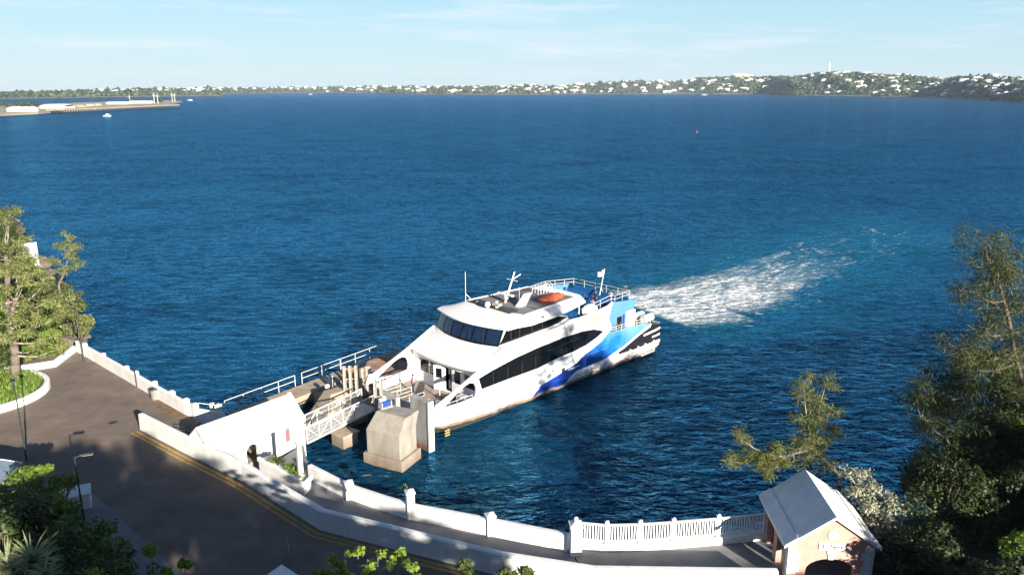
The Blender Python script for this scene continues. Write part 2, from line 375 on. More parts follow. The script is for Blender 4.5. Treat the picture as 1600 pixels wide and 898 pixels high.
    # deep colour, wind-streaked
    st = noise(.012, 5, .6, (.6, 1.8, 1)); rp = N.new('ShaderNodeValToRGB'); rp.color_ramp.elements[0].position = .35; rp.color_ramp.elements[1].position = .65
    rp.color_ramp.elements[0].color = (.001, .018, .044, 1); rp.color_ramp.elements[1].color = (.001, .030, .070, 1); Lk(st, rp.inputs[0])
    m1 = N.new('ShaderNodeMix'); m1.data_type = 'RGBA'; Lk(mth('MULTIPLY', aa.outputs['Fac'], .75), m1.inputs['Factor']); Lk(rp.outputs[0], m1.inputs[6]); m1.inputs[7].default_value = (.006, .13, .17, 1)
    f1 = noise(.9, 6, .66, (.8, 1.5, 1), .6); f2 = noise(.28, 5, .6, (.8, 1.4, 1))
    au = N.new('ShaderNodeAttribute'); au.attribute_name = 'wu'; av = N.new('ShaderNodeAttribute'); av.attribute_name = 'wv'
    cx = N.new('ShaderNodeCombineXYZ'); Lk(mth('MULTIPLY', au.outputs['Fac'], .16), cx.inputs[0]); Lk(mth('MULTIPLY', av.outputs['Fac'], .62), cx.inputs[1])
    fs = N.new('ShaderNodeTexNoise'); fs.inputs['Scale'].default_value = 1.0; fs.inputs['Detail'].default_value = 7; fs.inputs['Roughness'].default_value = .68; fs.inputs['Distortion'].default_value = .8; Lk(cx.outputs[0], fs.inputs['Vector'])
    nsum = mth('ADD', mth('ADD', mth('MULTIPLY', f1, .40), mth('MULTIPLY', f2, .12)), mth('MULTIPLY', fs.outputs[0], .48))
    th = mth('SUBTRACT', .64, mth('MULTIPLY', af.outputs['Fac'], .25))
    ff = N.new('ShaderNodeMapRange'); Lk(mth('SUBTRACT', nsum, th), ff.inputs[0]); ff.inputs[1].default_value = 0; ff.inputs[2].default_value = .13
    fm = mth('MULTIPLY', ff.outputs[0], mth('MINIMUM', mth('MULTIPLY', af.outputs['Fac'], 6.0), .97))
    veil = mth('MULTIPLY', mth('MAXIMUM', mth('SUBTRACT', af.outputs['Fac'], .42), 0.0), mth('MULTIPLY', fs.outputs[0], 1.5)); fm = mth('MAXIMUM', fm, veil)
    m2 = N.new('ShaderNodeMix'); m2.data_type = 'RGBA'; Lk(fm, m2.inputs['Factor']); Lk(m1.outputs[2], m2.inputs[6]); m2.inputs[7].default_value = (.86, .88, .87, 1)
    Lk(m2.outputs[2], b.inputs['Base Color'])
    Lk(mth('ADD', mth('MULTIPLY', fm, .6), .10), b.inputs['Roughness']); b.inputs['IOR'].default_value = 1.33
    Lk(mth('SUBTRACT', .30, mth('MULTIPLY', fm, .25)), b.inputs['Specular IOR Level'])
    h = mth('ADD', mth('MULTIPLY', noise(.95, 3, .52, (.8, 1.4, 1), .3), 1.25), mth('MULTIPLY', noise(2.6, 3, .5, (.9, 1.3, 1), .4), .22))
    # the cove by the quay is sheltered, the open bay is choppier
    sp = N.new('ShaderNodeSeparateXYZ'); Lk(g.outputs['Position'], sp.inputs[0]); sw_ = N.new('ShaderNodeMapRange'); Lk(sp.outputs[1], sw_.inputs[0]); sw_.inputs[1].default_value = 60; sw_.inputs[2].default_value = 260; sw_.inputs[3].default_value = .14; sw_.inputs[4].default_value = 2.6
    h = mth('ADD', h, mth('MULTIPLY', mth('MULTIPLY', noise(.42, 3, .5, (.7, 1.4, 1), .3), 1.2), sw_.outputs[0]))
    h = mth('ADD', h, mth('MULTIPLY', mth('MULTIPLY', noise(.12, 5, .62, (.65, 1.5, 1), .3), 1.3), sw_.outputs[0]))
    h = mth('ADD', h, mth('MULTIPLY', fm, .25))
    bp = N.new('ShaderNodeBump'); bp.inputs['Strength'].default_value = 1.0; bp.inputs['Distance'].default_value = .8
    Lk(h, bp.inputs['Height']); Lk(bp.outputs[0], b.inputs['Normal'])
    fr = N.new('ShaderNodeFresnel'); fr.inputs['IOR'].default_value = 1.33; Lk(bp.outputs[0], fr.inputs['Normal'])
    b.inputs['Specular IOR Level'].default_value = 0.0
    for l in list(nt.links):
        if l.to_socket == b.inputs['Specular IOR Level']: nt.links.remove(l)
    gl = N.new('ShaderNodeBsdfGlossy'); gl.inputs['Roughness'].default_value = .12; gl.inputs['Color'].default_value = (.15, .57, 1, 1); Lk(bp.outputs[0], gl.inputs['Normal'])
    near_dim = N.new('ShaderNodeMapRange'); Lk(sp.outputs[1], near_dim.inputs[0]); near_dim.inputs[1].default_value = 40; near_dim.inputs[2].default_value = 150; near_dim.inputs[3].default_value = 1.15; near_dim.inputs[4].default_value = 1.9  # sky reflection painted weaker on the near water so it reads darker
    # ruffled and slick patches at every size from ripples to gust fronts
    gust = mth('ADD', mth('MULTIPLY', noise(.045, 11, .80, (.7, 1.0, 1), .2), .42), mth('MULTIPLY', noise(.55, 5, .66, (.55, 1.5, 1), .3), .58)); gr_ = N.new('ShaderNodeMapRange'); Lk(gust, gr_.inputs[0]); gr_.inputs[1].default_value = .41; gr_.inputs[2].default_value = .59; gr_.inputs[3].default_value = .38; gr_.inputs[4].default_value = 1.62
    ms = N.new('ShaderNodeMixShader'); Lk(mth('MULTIPLY', mth('MULTIPLY', mth('MINIMUM', fr.outputs[0], .55), mth('MULTIPLY', gr_.outputs[0], near_dim.outputs[0])), mth('SUBTRACT', 1.0, fm)), ms.inputs[0]); Lk(b.outputs[0], ms.inputs[1]); Lk(gl.outputs[0], ms.inputs[2])
    Lk(ms.outputs[0], N['Material Output'].inputs[0])
    me.materials.append(m)
make_water()

# ================================================================== HAZE (added after the sea; encloses everything)
def make_haze():
    mb = MB(); m = bpy.data.materials.new('sea_air'); m.use_nodes = True; nt = m.node_tree
    nt.nodes.remove(nt.nodes['Principled BSDF']); v = nt.nodes.new('ShaderNodeVolumePrincipled')
    v.inputs['Color'].default_value = (.62, .80, 1.0, 1); v.inputs['Density'].default_value = .00005; v.inputs['Anisotropy'].default_value = 0.0
    nt.links.new(v.outputs[0], nt.nodes['Material Output'].inputs['Volume'])
    mb.box((-8800, -260, -4.5), (8800, 6300, 150), m); o = mb.build('haze'); tag(o, kind='stuff')
    o['label'] = 'thin pale sea haze between the headlands'; o.display_type = 'WIRE'
make_haze()

# ================================================================== FAR COAST
YSH = {-260:160,0:155,200:151.5,345:150.4,352:147.2,400:146.2,500:145.3,600:146,640:147.5,800:148.3,900:147.4,1060:147.2,1190:147.6,1240:149.5,1350:150.9,1450:152,1500:154.5,1580:158.5,1600:160,1860:172}
YTP = {-260:148,0:146,50:144,100:142.5,200:139,300:138,400:137.5,500:136,600:135,700:135.2,800:134.5,830:132.3,850:135,900:132.3,950:128,1000:126,1050:127,1075:125.2,1090:121.5,1130:120,1190:120,1240:119.5,1270:115,1291:112.5,1320:113,1350:115.5,1400:117,1440:120.5,1480:123,1510:119.5,1540:117.5,1560:119.5,1580:122.5,1600:123.5,1700:120,1860:121}
DEP = {-260:700,300:800,800:900,1100:750,1300:650,1600:480,1860:400}
def coast(px, t):
    s = P(px, interp(YSH, px), 0.3); d = interp(DEP, px); Yr = s.y + d; r = PY(px, interp(YTP, px), Yr)
    z = max(1, r.z - 5.5); k = t if t <= 1 else 1
    bumps = (sin(px * .09 + 7 * t) + .6 * sin(px * .23 - 11 * t) + .5 * sin(px * .041 + 3)) * .07 * sin(min(t, 1) * pi)
    h = .3 + 1.7 * min(1, t * 25) + (z - 2) * max(0, (sin(k * pi / 2) ** 1.25 + bumps)) if t > 0 else -1.0
    if t > 1: h *= max(.1, 1 - (t - 1) * 1.3)
    Yv = s.y + d * t; return Vector((s.x * Yv / s.y, Yv, h))
FARG = mat('far_scrub_ground', (.075, .085, .045), .95, .3, .01, dirt=(.045, .055, .03))
FARROCK = mat('far_shore_rock', (.22, .18, .14), .95, .3, .02)
def make_coast():
    mb = MB(); ts = [-.01, 0, .012, .04] + [i / 14 for i in range(1, 15)] + [1.1, 1.3, 1.7]
    rows = [[coast(px, t) for px in range(-250, 1851, 6)] for t in ts]
    mb.grid(rows[:4], FARROCK); mb.grid(rows[3:], FARG); o = mb.build('hills', smooth=True, split=0); tag(o, kind='structure')
make_coast()
rnd = random.Random(11)
FTREE = leafmat('far_tree_foliage', (.018, .034, .014), (.070, .085, .032), 0)
def blobs(name, pts, m, label, seed=3):
    """many small lumpy crowns merged: a far wood nobody could count"""
    r = np.random.RandomState(seed); bm = bmesh.new(); bmesh.ops.create_icosphere(bm, subdivisions=1, radius=1); bm.verts.ensure_lookup_table()
    bv = np.array([v.co[:] for v in bm.verts]); bf = np.array([[v.index for v in f.verts] for f in bm.faces]); bm.free()
    n = len(pts); V = np.zeros((n, len(bv), 3)); 
    for i, (p, s, hgt) in enumerate(pts):
        V[i] = bv * (1 + .28 * r.normal(size=(len(bv), 1))) * np.array([s, s, hgt]) + np.array(p) + np.array([0, 0, hgt * .45])
    F = (bf[None] + (np.arange(n) * len(bv))[:, None, None]).reshape(-1, 3)
    me = bpy.data.meshes.new(name); me.from_pydata([], [], []); me.vertices.add(n * len(bv)); me.vertices.foreach_set('co', V.astype(np.float32).ravel())
    me.loops.add(F.size); me.loops.foreach_set('vertex_index', F.astype(np.int32).ravel()); me.polygons.add(len(F))
    me.polygons.foreach_set('loop_start', np.arange(0, F.size, 3, dtype=np.int32)); me.polygons.foreach_set('loop_total', np.full(len(F), 3, dtype=np.int32)); me.update(calc_edges=True)
    a = me.attributes.new('tint', 'FLOAT', 'POINT'); a.data.foreach_set('value', np.repeat(r.rand(n) ** 1.3, len(bv)).astype(np.float32)); me.materials.append(m)
    o = bpy.data.objects.new(name, me); COL.objects.link(o); tag(o, kind='stuff'); o['label'] = label; return o
pts = []
for i in range(7600):
    px = rnd.uniform(-240, 1840) if i % 2 else rnd.uniform(1080, 1620); t = rnd.uniform(.02, 1.12)
    p = coast(px, t); s = rnd.uniform(3.5, 8) * (1.35 if px < 1000 else 1.0)
    if t > .9 and px < 1070 and rnd.random() < .5: continue
    pts.append(((p.x, p.y, p.z), s, s * rnd.uniform(.55, .95)))
blobs('coastal_scrub', pts, FTREE, 'dark green scrub and woodland covering the far headlands')

HW = [mat('far_white_wall', (.72, .70, .67), .8, .04, .2), mat('far_cream_wall', (.62, .52, .40), .8, .04, .2), mat('far_pink_wall', (.58, .40, .34), .8, .04, .2), mat('far_grey_wall', (.46, .44, .41), .8, .04, .2)]
HR = mat('far_white_roof', (.80, .80, .80), .8, .03, .2)
HWIN = mat('far_window', (.06, .065, .07), .4, .05, 1)
def house_mesh(k, r):
    L = r.uniform(13, 21); W = r.uniform(8, 11); H = r.choice([3.4, 3.6, 6.2]); wl = MB(); rf = MB(); wm = HW[k % 4] if k % 3 else HW[0]
    def block(x0, y0, x1, y1, h):
        wl.box((x0, y0, -2.5), (x1, y1, h), wm)
        n = max(2, int((x1 - x0) / 3.2))
        for s in range(n):
            cx = x0 + (s + .5) * (x1 - x0) / n
            for z in ([1.1] if h < 5 else [1.1, 4.1]): wl.box((cx - .6, y0 - .06, z), (cx + .6, y0 + .02, z + 1.4), HWIN)
        e = .45; d = min(x1 - x0, y1 - y0) / 2 + e; rise = d * .55
        a = (x0 - e, y0 - e, h); b = (x1 + e, y0 - e, h); c = (x1 + e, y1 + e, h); dd = (x0 - e, y1 + e, h)
        if x1 - x0 >= y1 - y0: p = (x0 - e + d, (y0 + y1) / 2, h + rise); q = (x1 + e - d, (y0 + y1) / 2, h + rise); rf.add([a, b, c, dd, p, q], [(0, 1, 5, 4), (1, 2, 5), (2, 3, 4, 5), (3, 0, 4), (3, 2, 1, 0)], HR)
        else: p = ((x0 + x1) / 2, y0 - e + d, h + rise); q = ((x0 + x1) / 2, y1 + e - d, h + rise); rf.add([a, b, c, dd, p, q], [(0, 1, 4), (1, 2, 5, 4), (2, 3, 5), (3, 0, 4, 5), (3, 2, 1, 0)], HR)
    block(-L / 2, -W / 2, L / 2, W / 2, H)
    if k % 2: block(L / 2 - 6, -W / 2 - 5, L / 2 - .1, -W / 2 - .6, min(H, 3.4))
    else: block(-L / 2 + .2, -W / 2 - 4, -L / 2 + 5.5, -W / 2 - .6, min(H, 3.4) - .3)
    rf.box((L / 4 - .6, -.6, H), (L / 4 + .6, .6, H + W * .27 + 1.4), HR)
    return wl.mesh('wall'), rf.mesh('roof')
protos = []
for k in range(8):
    a, b = house_mesh(k, rnd); e = thing('hill_house', 'x', 'house', (0, -9999, 0))
    for nm, me in (('wall', a), ('roof', b)):
        o = bpy.data.objects.new(nm, me); COL.objects.link(o); o.parent = e
    protos.append(e)
zones = [(-60, 170, 16, .45, 1.0, 'white-roofed house on the faint low shore at far left', 'houses on the faint far left shore'),
         (170, 480, 62, .45, 1.03, 'small pale house high on the hazy ridge behind the pier', 'houses on the hazy ridge left of centre'),
         (480, 800, 62, .15, 1.0, 'small white house on the low coast beyond the middle of the bay', 'houses on the low coast at the middle'),
         (800, 1085, 70, .06, 1.02, 'small white house on the built-up slope left of the pink hotel', 'houses on the slope left of the pink hotel'),
         (1085, 1215, 28, .1, .75, 'white-roofed house on the slope below the long pink hotel', 'houses below the pink hotel'),
         (1250, 1400, 22, .62, .97, 'white house near the crest beside the lighthouse', 'houses near the lighthouse crest'),
         (1275, 1480, 22, .04, .5, 'white-roofed house low on the green headland below the lighthouse', 'houses low on the headland below the lighthouse'),
         (1400, 1660, 52, .04, .95, 'white-roofed house on the green slope at far right', 'houses on the green slope at far right')]
placed = []; first = set()
for (x0, x1, n, t0, t1, lab, grp) in zones:
    c = 0; tries = 0
    while c < n and tries < 4000:
        tries += 1; px = rnd.uniform(x0, x1); t = rnd.uniform(t0, t1)
        if x1 <= 480: t = t1 - (t1 - t0) * rnd.random() ** 1.6
        p = coast(px, t)
        if any(abs(p.x - q[0]) < 20 and abs(p.y - q[1]) < 24 for q in placed): continue
        if abs(px - 1291) < 6 and t > .85: continue
        if 1130 < px < 1186 and t > .72: continue
        k = rnd.randrange(8); e = protos[k] if k not in first else copy_tree(protos[k]); first.add(k)
        e.location = (p.x, p.y, p.z + 1.2); e.rotation_euler = (0, 0, rnd.choice([0, .3, -.4, .7, -.2])); s = rnd.uniform(.95, 1.35) * (1.12 if px < 1000 else 1.08); e.scale = (s, s, s * .82)
        tag(e, lab, 'house', grp); placed.append((p.x, p.y)); c += 1
for k in range(8):
    if k not in first: bpy.data.objects.remove(protos[k])
# pink hotel on the ridge
c = coast(1158, .93); h = thing('hotel', 'long pink hotel block on the far hilltop left of the lighthouse', 'hotel', (c.x, c.y, c.z + 9)); mb = MB()
HP = mat('far_hotel_wall', (.62, .42, .32), .8, .05, .1)
mb.box((-50, -8, -8), (18, 8, 11), HP); mb.box((18, -6, -8), (52, 8, 7), HP); mb.box((-34, -10, -8), (-20, -8, 13), HP); mb.build('wall', h)
mb = MB(); mb.box((-51, -9, 11), (19, 9, 12), HR); mb.box((18.2, -7, 7), (53, 9, 7.8), HR); mb.build('roof', h)
mb = MB()
for i in range(18):
    for z in (0, 3.6, 7.2):
        if i * 3.6 - 47 < -19 and i * 3.6 - 47 > -35: continue
        mb.box((i * 3.6 - 48, -8.1, z + .5), (i * 3.6 - 46, -7.9, z + 2.3), HWIN)
mb.build('window', h)
# lighthouse
c = coast(1291, .98); top = PY(1291, 97.5, c.y); Hh = top.z - c.z
h = thing('lighthouse', 'tall white lighthouse on the crest of the far hill', 'lighthouse', (c.x, c.y, c.z)); mb = MB()
mb.tube((0, 0, -1), (0, 0, Hh * .80), 4.6, HR, 3.3, n=16); mb.build('tower', h, True)
mb = MB(); mb.tube((0, 0, Hh * .8), (0, 0, Hh * .82), 4.6, HR, n=16); mb.build('gallery', h, True)
mb = MB(); mb.tube((0, 0, Hh * .82), (0, 0, Hh * .92), 2.4, mat('lantern_glass', (.4, .42, .42), .2), n=12); l = mb.build('lantern', h, True)
mb = MB(); mb.tube((0, 0, Hh * .92), (0, 0, Hh * .995), 2.8, HR, .3, n=12); mb.build('dome', h, True)

# ================================================================== DISTANT SPIT WITH PIER
poly = [P(-300, 196, 0), P(0, 181.5, 0), P(60, 178.5, 0), P(95, 175.5, 0), P(180, 170.5, 0), P(262, 165, 0), P(285, 159.8, 0), P(262, 158.4, 0), P(160, 161, 0), P(60, 165, 0), P(-80, 167.5, 0), P(-300, 172, 0)]
mb = MB(); mb.prism([(p.x, p.y) for p in poly], -1, 2.0, SAND); tag(mb.build('spit_ground'), kind='structure')
DKW = mat('weathered_wharf', (.34, .30, .25), .9, .2, .1)
a = P(85, 177, 0); b = P(281, 168, 0); d = (b - a); n = Vector((d.y, -d.x, 0)).normalized() * 5; h = thing('wharf', 'long low grey wharf on dark piles along the distant spit', 'wharf', (a.x, a.y, 0)); mb = MB()
mb.prism([(0, 0), (d.x, d.y), (d.x - n.x * 2, d.y - n.y * 2), (-n.x * 2, -n.y * 2)], 2.4, 4.2, DKW); mb.build('deck', h)
for i in range(58):
    q = d * (i / 57) + n * .02; mb = MB(); mb.tube((q.x, q.y, -1), (q.x, q.y, 3.0), .8, DARKM, n=6); mb.build('pile', h)
def spit_box(name, px0, px1, pyb, hgt, dep, m, lab, cat, roof=None):
    a = P(px0, pyb, 2); b = P(px1, pyb, 2); L = b.x - a.x; h = thing(name, lab, cat, ((a.x + b.x) / 2, a.y, 2)); mb = MB()
    mb.box((-L / 2, 0, -1), (L / 2, dep, hgt), m); mb.build('wall', h); mb = MB()
    if roof == 'dome':
        rows = [[(x, dep / 2 - (dep / 2 + .5) * cos(pi * k / 10), hgt + .02 + 5.5 * .6 * sin(pi * k / 10) * (1 - (abs(x) / (L / 2)) ** 4 * .35)) for k in range(11)] for x in np.linspace(-L / 2 - .3, L / 2 + .3, 13)]
        mb.grid(rows, HR); mb.build('roof', h, True)
    else:
        mb.add([(-L / 2 - .5, -.5, hgt), (L / 2 + .5, -.5, hgt), (L / 2 + .5, dep + .5, hgt), (-L / 2 - .5, dep + .5, hgt), (-L / 2, dep / 2, hgt + 1.8), (L / 2, dep / 2, hgt + 1.8)], [(0, 1, 5, 4), (1, 2, 5), (2, 3, 4, 5), (3, 0, 4), (3, 2, 1, 0)], roof or HR); mb.build('roof', h)
spit_box('storage_tent', 62, 100, 169.6, 2, 26, HW[0], 'white rounded storage building on the distant spit', 'building', 'dome')
spit_box('warehouse', 11, 47, 175, 3.6, 16, HW[0], 'long low white warehouse at the left end of the distant spit', 'warehouse')
spit_box('shed', 166, 199, 163.4, 2.2, 14, HW[3], 'low grey shed nearer the middle of the distant spit', 'shed')
spit_box('shed', 201, 236, 161.9, 2.6, 14, HW[1], 'low cream shed nearest the tip of the distant spit', 'shed')
for (px, py, w_) in [(108, 168.5, 9), (124, 167.5, 11), (140, 166.2, 9), (152, 165.3, 8)]:
    c = P(px, py, 2); mb = MB(); mb.sphere((0, 0, 0), (w_ * .9, w_ * .8, 3.4), SAND, 14, 8, .16, rnd); o = mb.build('rubble_pile', loc=(c.x, c.y, 2)); tag(o, 'heap of sandy rubble on the spit between white dome and sheds', 'rubble heap', 'rubble heaps on the spit')
for (px, yt, yb) in [(203, 148.5, 160), (241.5, 145, 162), (247, 146.5, 162), (269.5, 144.5, 159.5), (273.5, 145.5, 159.5)]:
    c = P(px, yb, 2); t = PY(px, yt, c.y); mb = MB(); mb.tube((0, 0, 0), (0, 0, t.z - 2), .75, HW[3], .45, n=8); mb.box((-3, -.3, (t.z - 2) * .72), (3, .3, (t.z - 2) * .76), HW[3])
    o = mb.build('mast', loc=(c.x, c.y, 2)); tag(o, 'slender pale mast standing near the tip of the distant spit', 'mast', 'masts on the spit')
for i, px in enumerate([-10, 3, 14, 24, 35, 46, 57, 205, 212, 243, 250]):
    c = P(px, 169 if px < 60 else 161.5, 2); hh = rnd.uniform(4.5, 7); h = thing('spit_tree', 'low dark tree behind the long white warehouse' if px < 60 else 'low dark tree beside the masts near the spit tip', 'tree', (c.x, c.y, 2), 0, 'low trees on the spit, left end' if px < 60 else 'low trees on the spit, tip')
    mb = MB(); mb.tube((0, 0, -.2), (0, 0, hh * .6), .35, BARK, .2, n=6); mb.build('trunk', h)
    crown('crown', [((rnd.uniform(-3, 3), 0, hh * rnd.uniform(.6, .9)), (rnd.uniform(3, 5), 3, hh * .35)) for _ in range(4)], FTREE, h, n_per_m2=.8, size=2.0, seed=i)
# small craft
def small_boat(px, py, L, lab, name='motorboat'):
    c = P(px, py, 0); h = thing(name, lab, 'boat', (c.x, c.y, 0), rnd.uniform(-.3, .3)); mb = MB(); st = []
    for i, u in enumerate(np.linspace(-1, 1, 9)):
        wd = L * .17 * (1 - max(0, u) ** 2.2); st.append([(u * L / 2, -wd, .9 + .3 * max(0, u)), (u * L / 2, -wd * .7, -.3), (u * L / 2, wd * .7, -.3), (u * L / 2, wd, .9 + .3 * max(0, u)), (u * L / 2, 0, .8)])
    mb.grid(st, HR, close=True); mb.build('hull', h); mb = MB(); mb.box((-L * .15, -L * .1, .8), (L * .15, L * .1, 2.4), HR); mb.build('cabin', h)
small_boat(168, 182, 8, 'small white boat on the water in front of the distant wharf')
small_boat(485, 148, 16, 'tiny white boat off the far middle shore')
small_boat(1100, 149, 24, 'white vessel moored below the pink hotel slope', 'ferry_boat')
small_boat(297, 157.2, 12, 'white boat just beyond the tip of the spit')
c = P(1089, 208, 0); h = thing('channel_buoy', 'small red buoy alone on open water right of centre', 'buoy', (c.x, c.y, 0)); REDB = mat('red_buoy_paint', (.5, .03, .02), .5); mb = MB()
mb.tube((0, 0, -.3), (0, 0, .5), .6, REDB, n=14); mb.build('float', h); mb = MB(); mb.tube((0, 0, .5), (0, 0, 1.5), .3, REDB, .2, n=10); mb.sphere((0, 0, 1.6), .2, REDB); mb.build('topmark', h)

# ================================================================== NEAR GROUND
SHORE = [(-300, 260), (-107, 165), (-85, 132), (-72, 117), (-60, 101), (-50, 85), (-44.5, 74.6), (-24.6, 57), (-23, 50), (-17, 45.5), (-11, 40.5), (-5, 38.4), (3, 37.6), (14, 40), (19, 42), (24, 45.5), (31, 51), (40, 57), (60, 66), (100, 84), (300, 120)]
def shore_y(x): return float(np.interp(x, [p[0] for p in SHORE], [p[1] for p in SHORE]))
def foot(x): return float(np.interp(x, [-80, -45, -38, -30, -18, -8, 20, 30, 60, 100], [70, 56, 50, 45.5, 36.3, 35.0, 35.2, 37, 45, 56]))
def ground(x, y):
    d = (shore_y(x) - y) * .75
    base = max(-1.2, min(2.2, -1.0 + d * .9)) if (x > 15 or x < -44.6) else (2.2 if d > .6 else -1.2)
    k = max(0, foot(x) - y)
    hill = min(k * float(np.interp(x, [16, 24, 44, 52], [.385, .345, .345, .385])), 15.5 + .02 * k) 
    if x > 45: hill += max(0, min(9, (x - 45) * .28)) * min(1, k / 40)
    if x < -60 and y > 60 and d > 0: hill += min(3, (-60 - x) * .08)
    return base + hill + (sin(x * .7 + y * .3) * .12 + sin(x * .31 - y * .53) * .2) * min(1, k * .1 + (.6 if (x > 20 or x < -46) else 0))
def make_ground():
    mb = MB(); xs = list(np.arange(-130, 131, 2.0)); ysl = list(np.arange(-60, 180, 2.0))
    rows = [[(x, y, ground(x, y)) for x in xs] for y in ysl]; mb.grid(rows, GROUND); tag(mb.build('ground', smooth=True, split=0), kind='structure')
make_ground()
RW = [P(220, 645, 3.8), P(300, 685, 3.8), P(380, 722, 3.8), P(503, 795, 3.8), P(640, 828, 3.8), P(780, 862, 3.8), P(930, 885, 3.8), P(1215, 889, 3.8)]
RW2 = [(p.x, p.y) for p in RW]
mb = MB(); ZR = 2.5
mb.prism([(-43.6, 74.0), (-46.9, 70.4), (-62, 58), (-62, 22), (60, 22), (60, 36.2), (15.8, 35.75)] + RW2[:0:-1] + [(-24.6, 52.4), (-24.6, 57.0)], -1.2, ZR, ASPH)
road = tag(mb.build('road'), kind='structure')
def offs(path, d):
    out = []
    for i, p in enumerate(path):
        p = Vector((p[0], p[1])); a = Vector(path[max(0, i - 1)][:2]); b = Vector(path[min(len(path) - 1, i + 1)][:2])
        t = (b - a).normalized(); out.append((p.x - t.y * d, p.y + t.x * d))
    return out
def wall_mb(mb, path, zb, zt, th, m, cap=0.0):
    """solid wall following path; zb/zt number or per-point"""
    n = len(path); zb = zb if isinstance(zb, list) else [zb] * n; zt = zt if isinstance(zt, list) else [zt] * n
    L = offs(path, th / 2); R = offs(path, -th / 2); rows = []
    for i in range(n):
        rows.append([(L[i][0], L[i][1], zb[i]), (L[i][0], L[i][1], zt[i] - .05), (L[i][0] * .8 + R[i][0] * .2, L[i][1] * .8 + R[i][1] * .2, zt[i]), (R[i][0] * .8 + L[i][0] * .2, R[i][1] * .8 + L[i][1] * .2, zt[i]), (R[i][0], R[i][1], zt[i] - .05), (R[i][0], R[i][1], zb[i])])
    mb.grid(rows, m); o = len(mb.v); 
    mb.add(rows[0], [(0, 1, 2, 3, 4, 5)], m); mb.add(rows[-1], [(5, 4, 3, 2, 1, 0)], m)
    return mb
def pillar(mb, x, y, zb, zt, s, m, rz=0, cap=True):
    M = Matrix.Translation((x, y, 0)) @ Matrix.Rotation(rz, 4, 'Z')
    mb.box((-s, -s, zb), (s, s, zt), m, M)
    if cap:
        mb.box((-s * 1.22, -s * 1.22, zt), (s * 1.22, s * 1.22, zt + .1), m, M)
        e = s * 1.1; z = zt + .1; mb.add([M @ Vector(q) for q in ((-e, -e, z), (e, -e, z), (e, e, z), (-e, e, z), (0, 0, z + s * .7))], [(0, 1, 4), (1, 2, 4), (2, 3, 4), (3, 0, 4)], m)
# --- road wall
h = thing('road_wall', 'long white wall curving along the asphalt road beside the yellow lines', 'wall', (RW2[0][0], RW2[0][1], 2.5))
def rel(path, o): return [(p[0] - o.location.x, p[1] - o.location.y) for p in path]
mb = wall_mb(MB(), rel(RW2, h), -.3, 1.3, .42, WHITE); mb.build('wall_body', h)
# yellow double line
def line_strip(path, d, w_, z, m):
    a = offs(path, d); b = offs(path, d + w_); mb = MB(); mb.grid([[(p[0], p[1], z) for p in a], [(p[0], p[1], z) for p in b]], m); return mb
def dens(path, n=6):
    o = []
    for a, b in zip(path, path[1:]): o += [(a[0] + (b[0] - a[0]) * i / n, a[1] + (b[1] - a[1]) * i / n) for i in range(n)]
    return o + [path[-1]]
o = line_strip(dens(RW2), -.66, .2, 2.506, YELL); tag(o.build('road_marking'), 'worn yellow line painted nearest the long white wall', 'road marking', 'double yellow lines')
o = line_strip(dens(RW2), -1.0, .2, 2.506, YELL); tag(o.build('road_marking'), 'outer worn yellow line, further from the long white wall', 'road marking', 'double yellow lines')
# --- repairs and covers in the asphalt
PATCH = mat('asphalt_patch', (.115, .092, .078), .9, .2, 2); 
def flat(name, pts, z, m): mb = MB(); mb.prism([(p.x, p.y) for p in pts], ZR - .1, z, m); return tag(mb.build(name), kind='structure')
flat('road_patch', [P(236, 628, 2.5), P(272, 634, 2.5), P(300, 652, 2.5), P(262, 650, 2.5)], ZR + .006, mat('rusty_road_stain', (.20, .125, .07), .9, .3, 2))
for (px, py, lab) in [(176, 660, 'round iron manhole cover in the sunlit asphalt'), (252, 716, 'round iron manhole cover nearest the yellow lines')]:
    p = P(px, py, 2.5); h = thing('manhole_cover', lab, 'manhole cover', (p.x, p.y, 2.5)); mb = MB(); mb.tube((0, 0, -.05), (0, 0, .008), .36, PATCH, n=24); mb.build('frame', h); mb = MB(); mb.tube((0, 0, -.05), (0, 0, .014), .3, DARKM, n=24); mb.build('lid', h)
# --- quay wall with pillars
QW = [P(126, 548, 3.0), P(165, 566, 3.0), P(200, 586, 3.0), P(243, 611, 3.0), P(290, 637, 3.0), P(312, 650, 3.0)]
QW2 = [(-43.4, 73.9)] + [(p.x, p.y) for p in QW[1:-1]] + [(-25.2, 57.6)]
h = thing('quay_wall', 'white wall with small pillars along the water edge of the turning area', 'wall', (*QW2[0], 2.5))
wall_mb(MB(), rel(QW2, h), -.3, 1.12, .3, WHITE).build('wall_body', h)
for px, py in [(130, 556), (163, 571), (200, 591), (217, 600), (243, 617), (267, 633), (290, 645), (306, 652)]:
    p = P(px, py, 2.5); k = min(range(100), key=lambda i: (Vector(QW2[0]).lerp(Vector(QW2[-1]), i / 99) - p.xy).length); q = Vector(QW2[0]).lerp(Vector(QW2[-1]), k / 99)
    mb = MB(); pillar(mb, q.x - h.location.x, q.y - h.location.y, -.2, 1.24, .2, WHITE, radians(-42), cap=False); mb.build('pillar', h)
# --- boundary wall at the far end of the turning area
BW = [(-43.7, 73.7), P(85, 566, 2.9)[:2], P(40, 573, 2.9)[:2], (-50.5, 66)]
BW = [(p[0], p[1]) for p in BW]; h = thing('boundary_wall', 'low white wall between the turning area and the grassy bank', 'wall', (*BW[0], 2.5))
wall_mb(MB(), rel(BW, h), -.3, .6, .4, WHITE).build('wall_body', h)
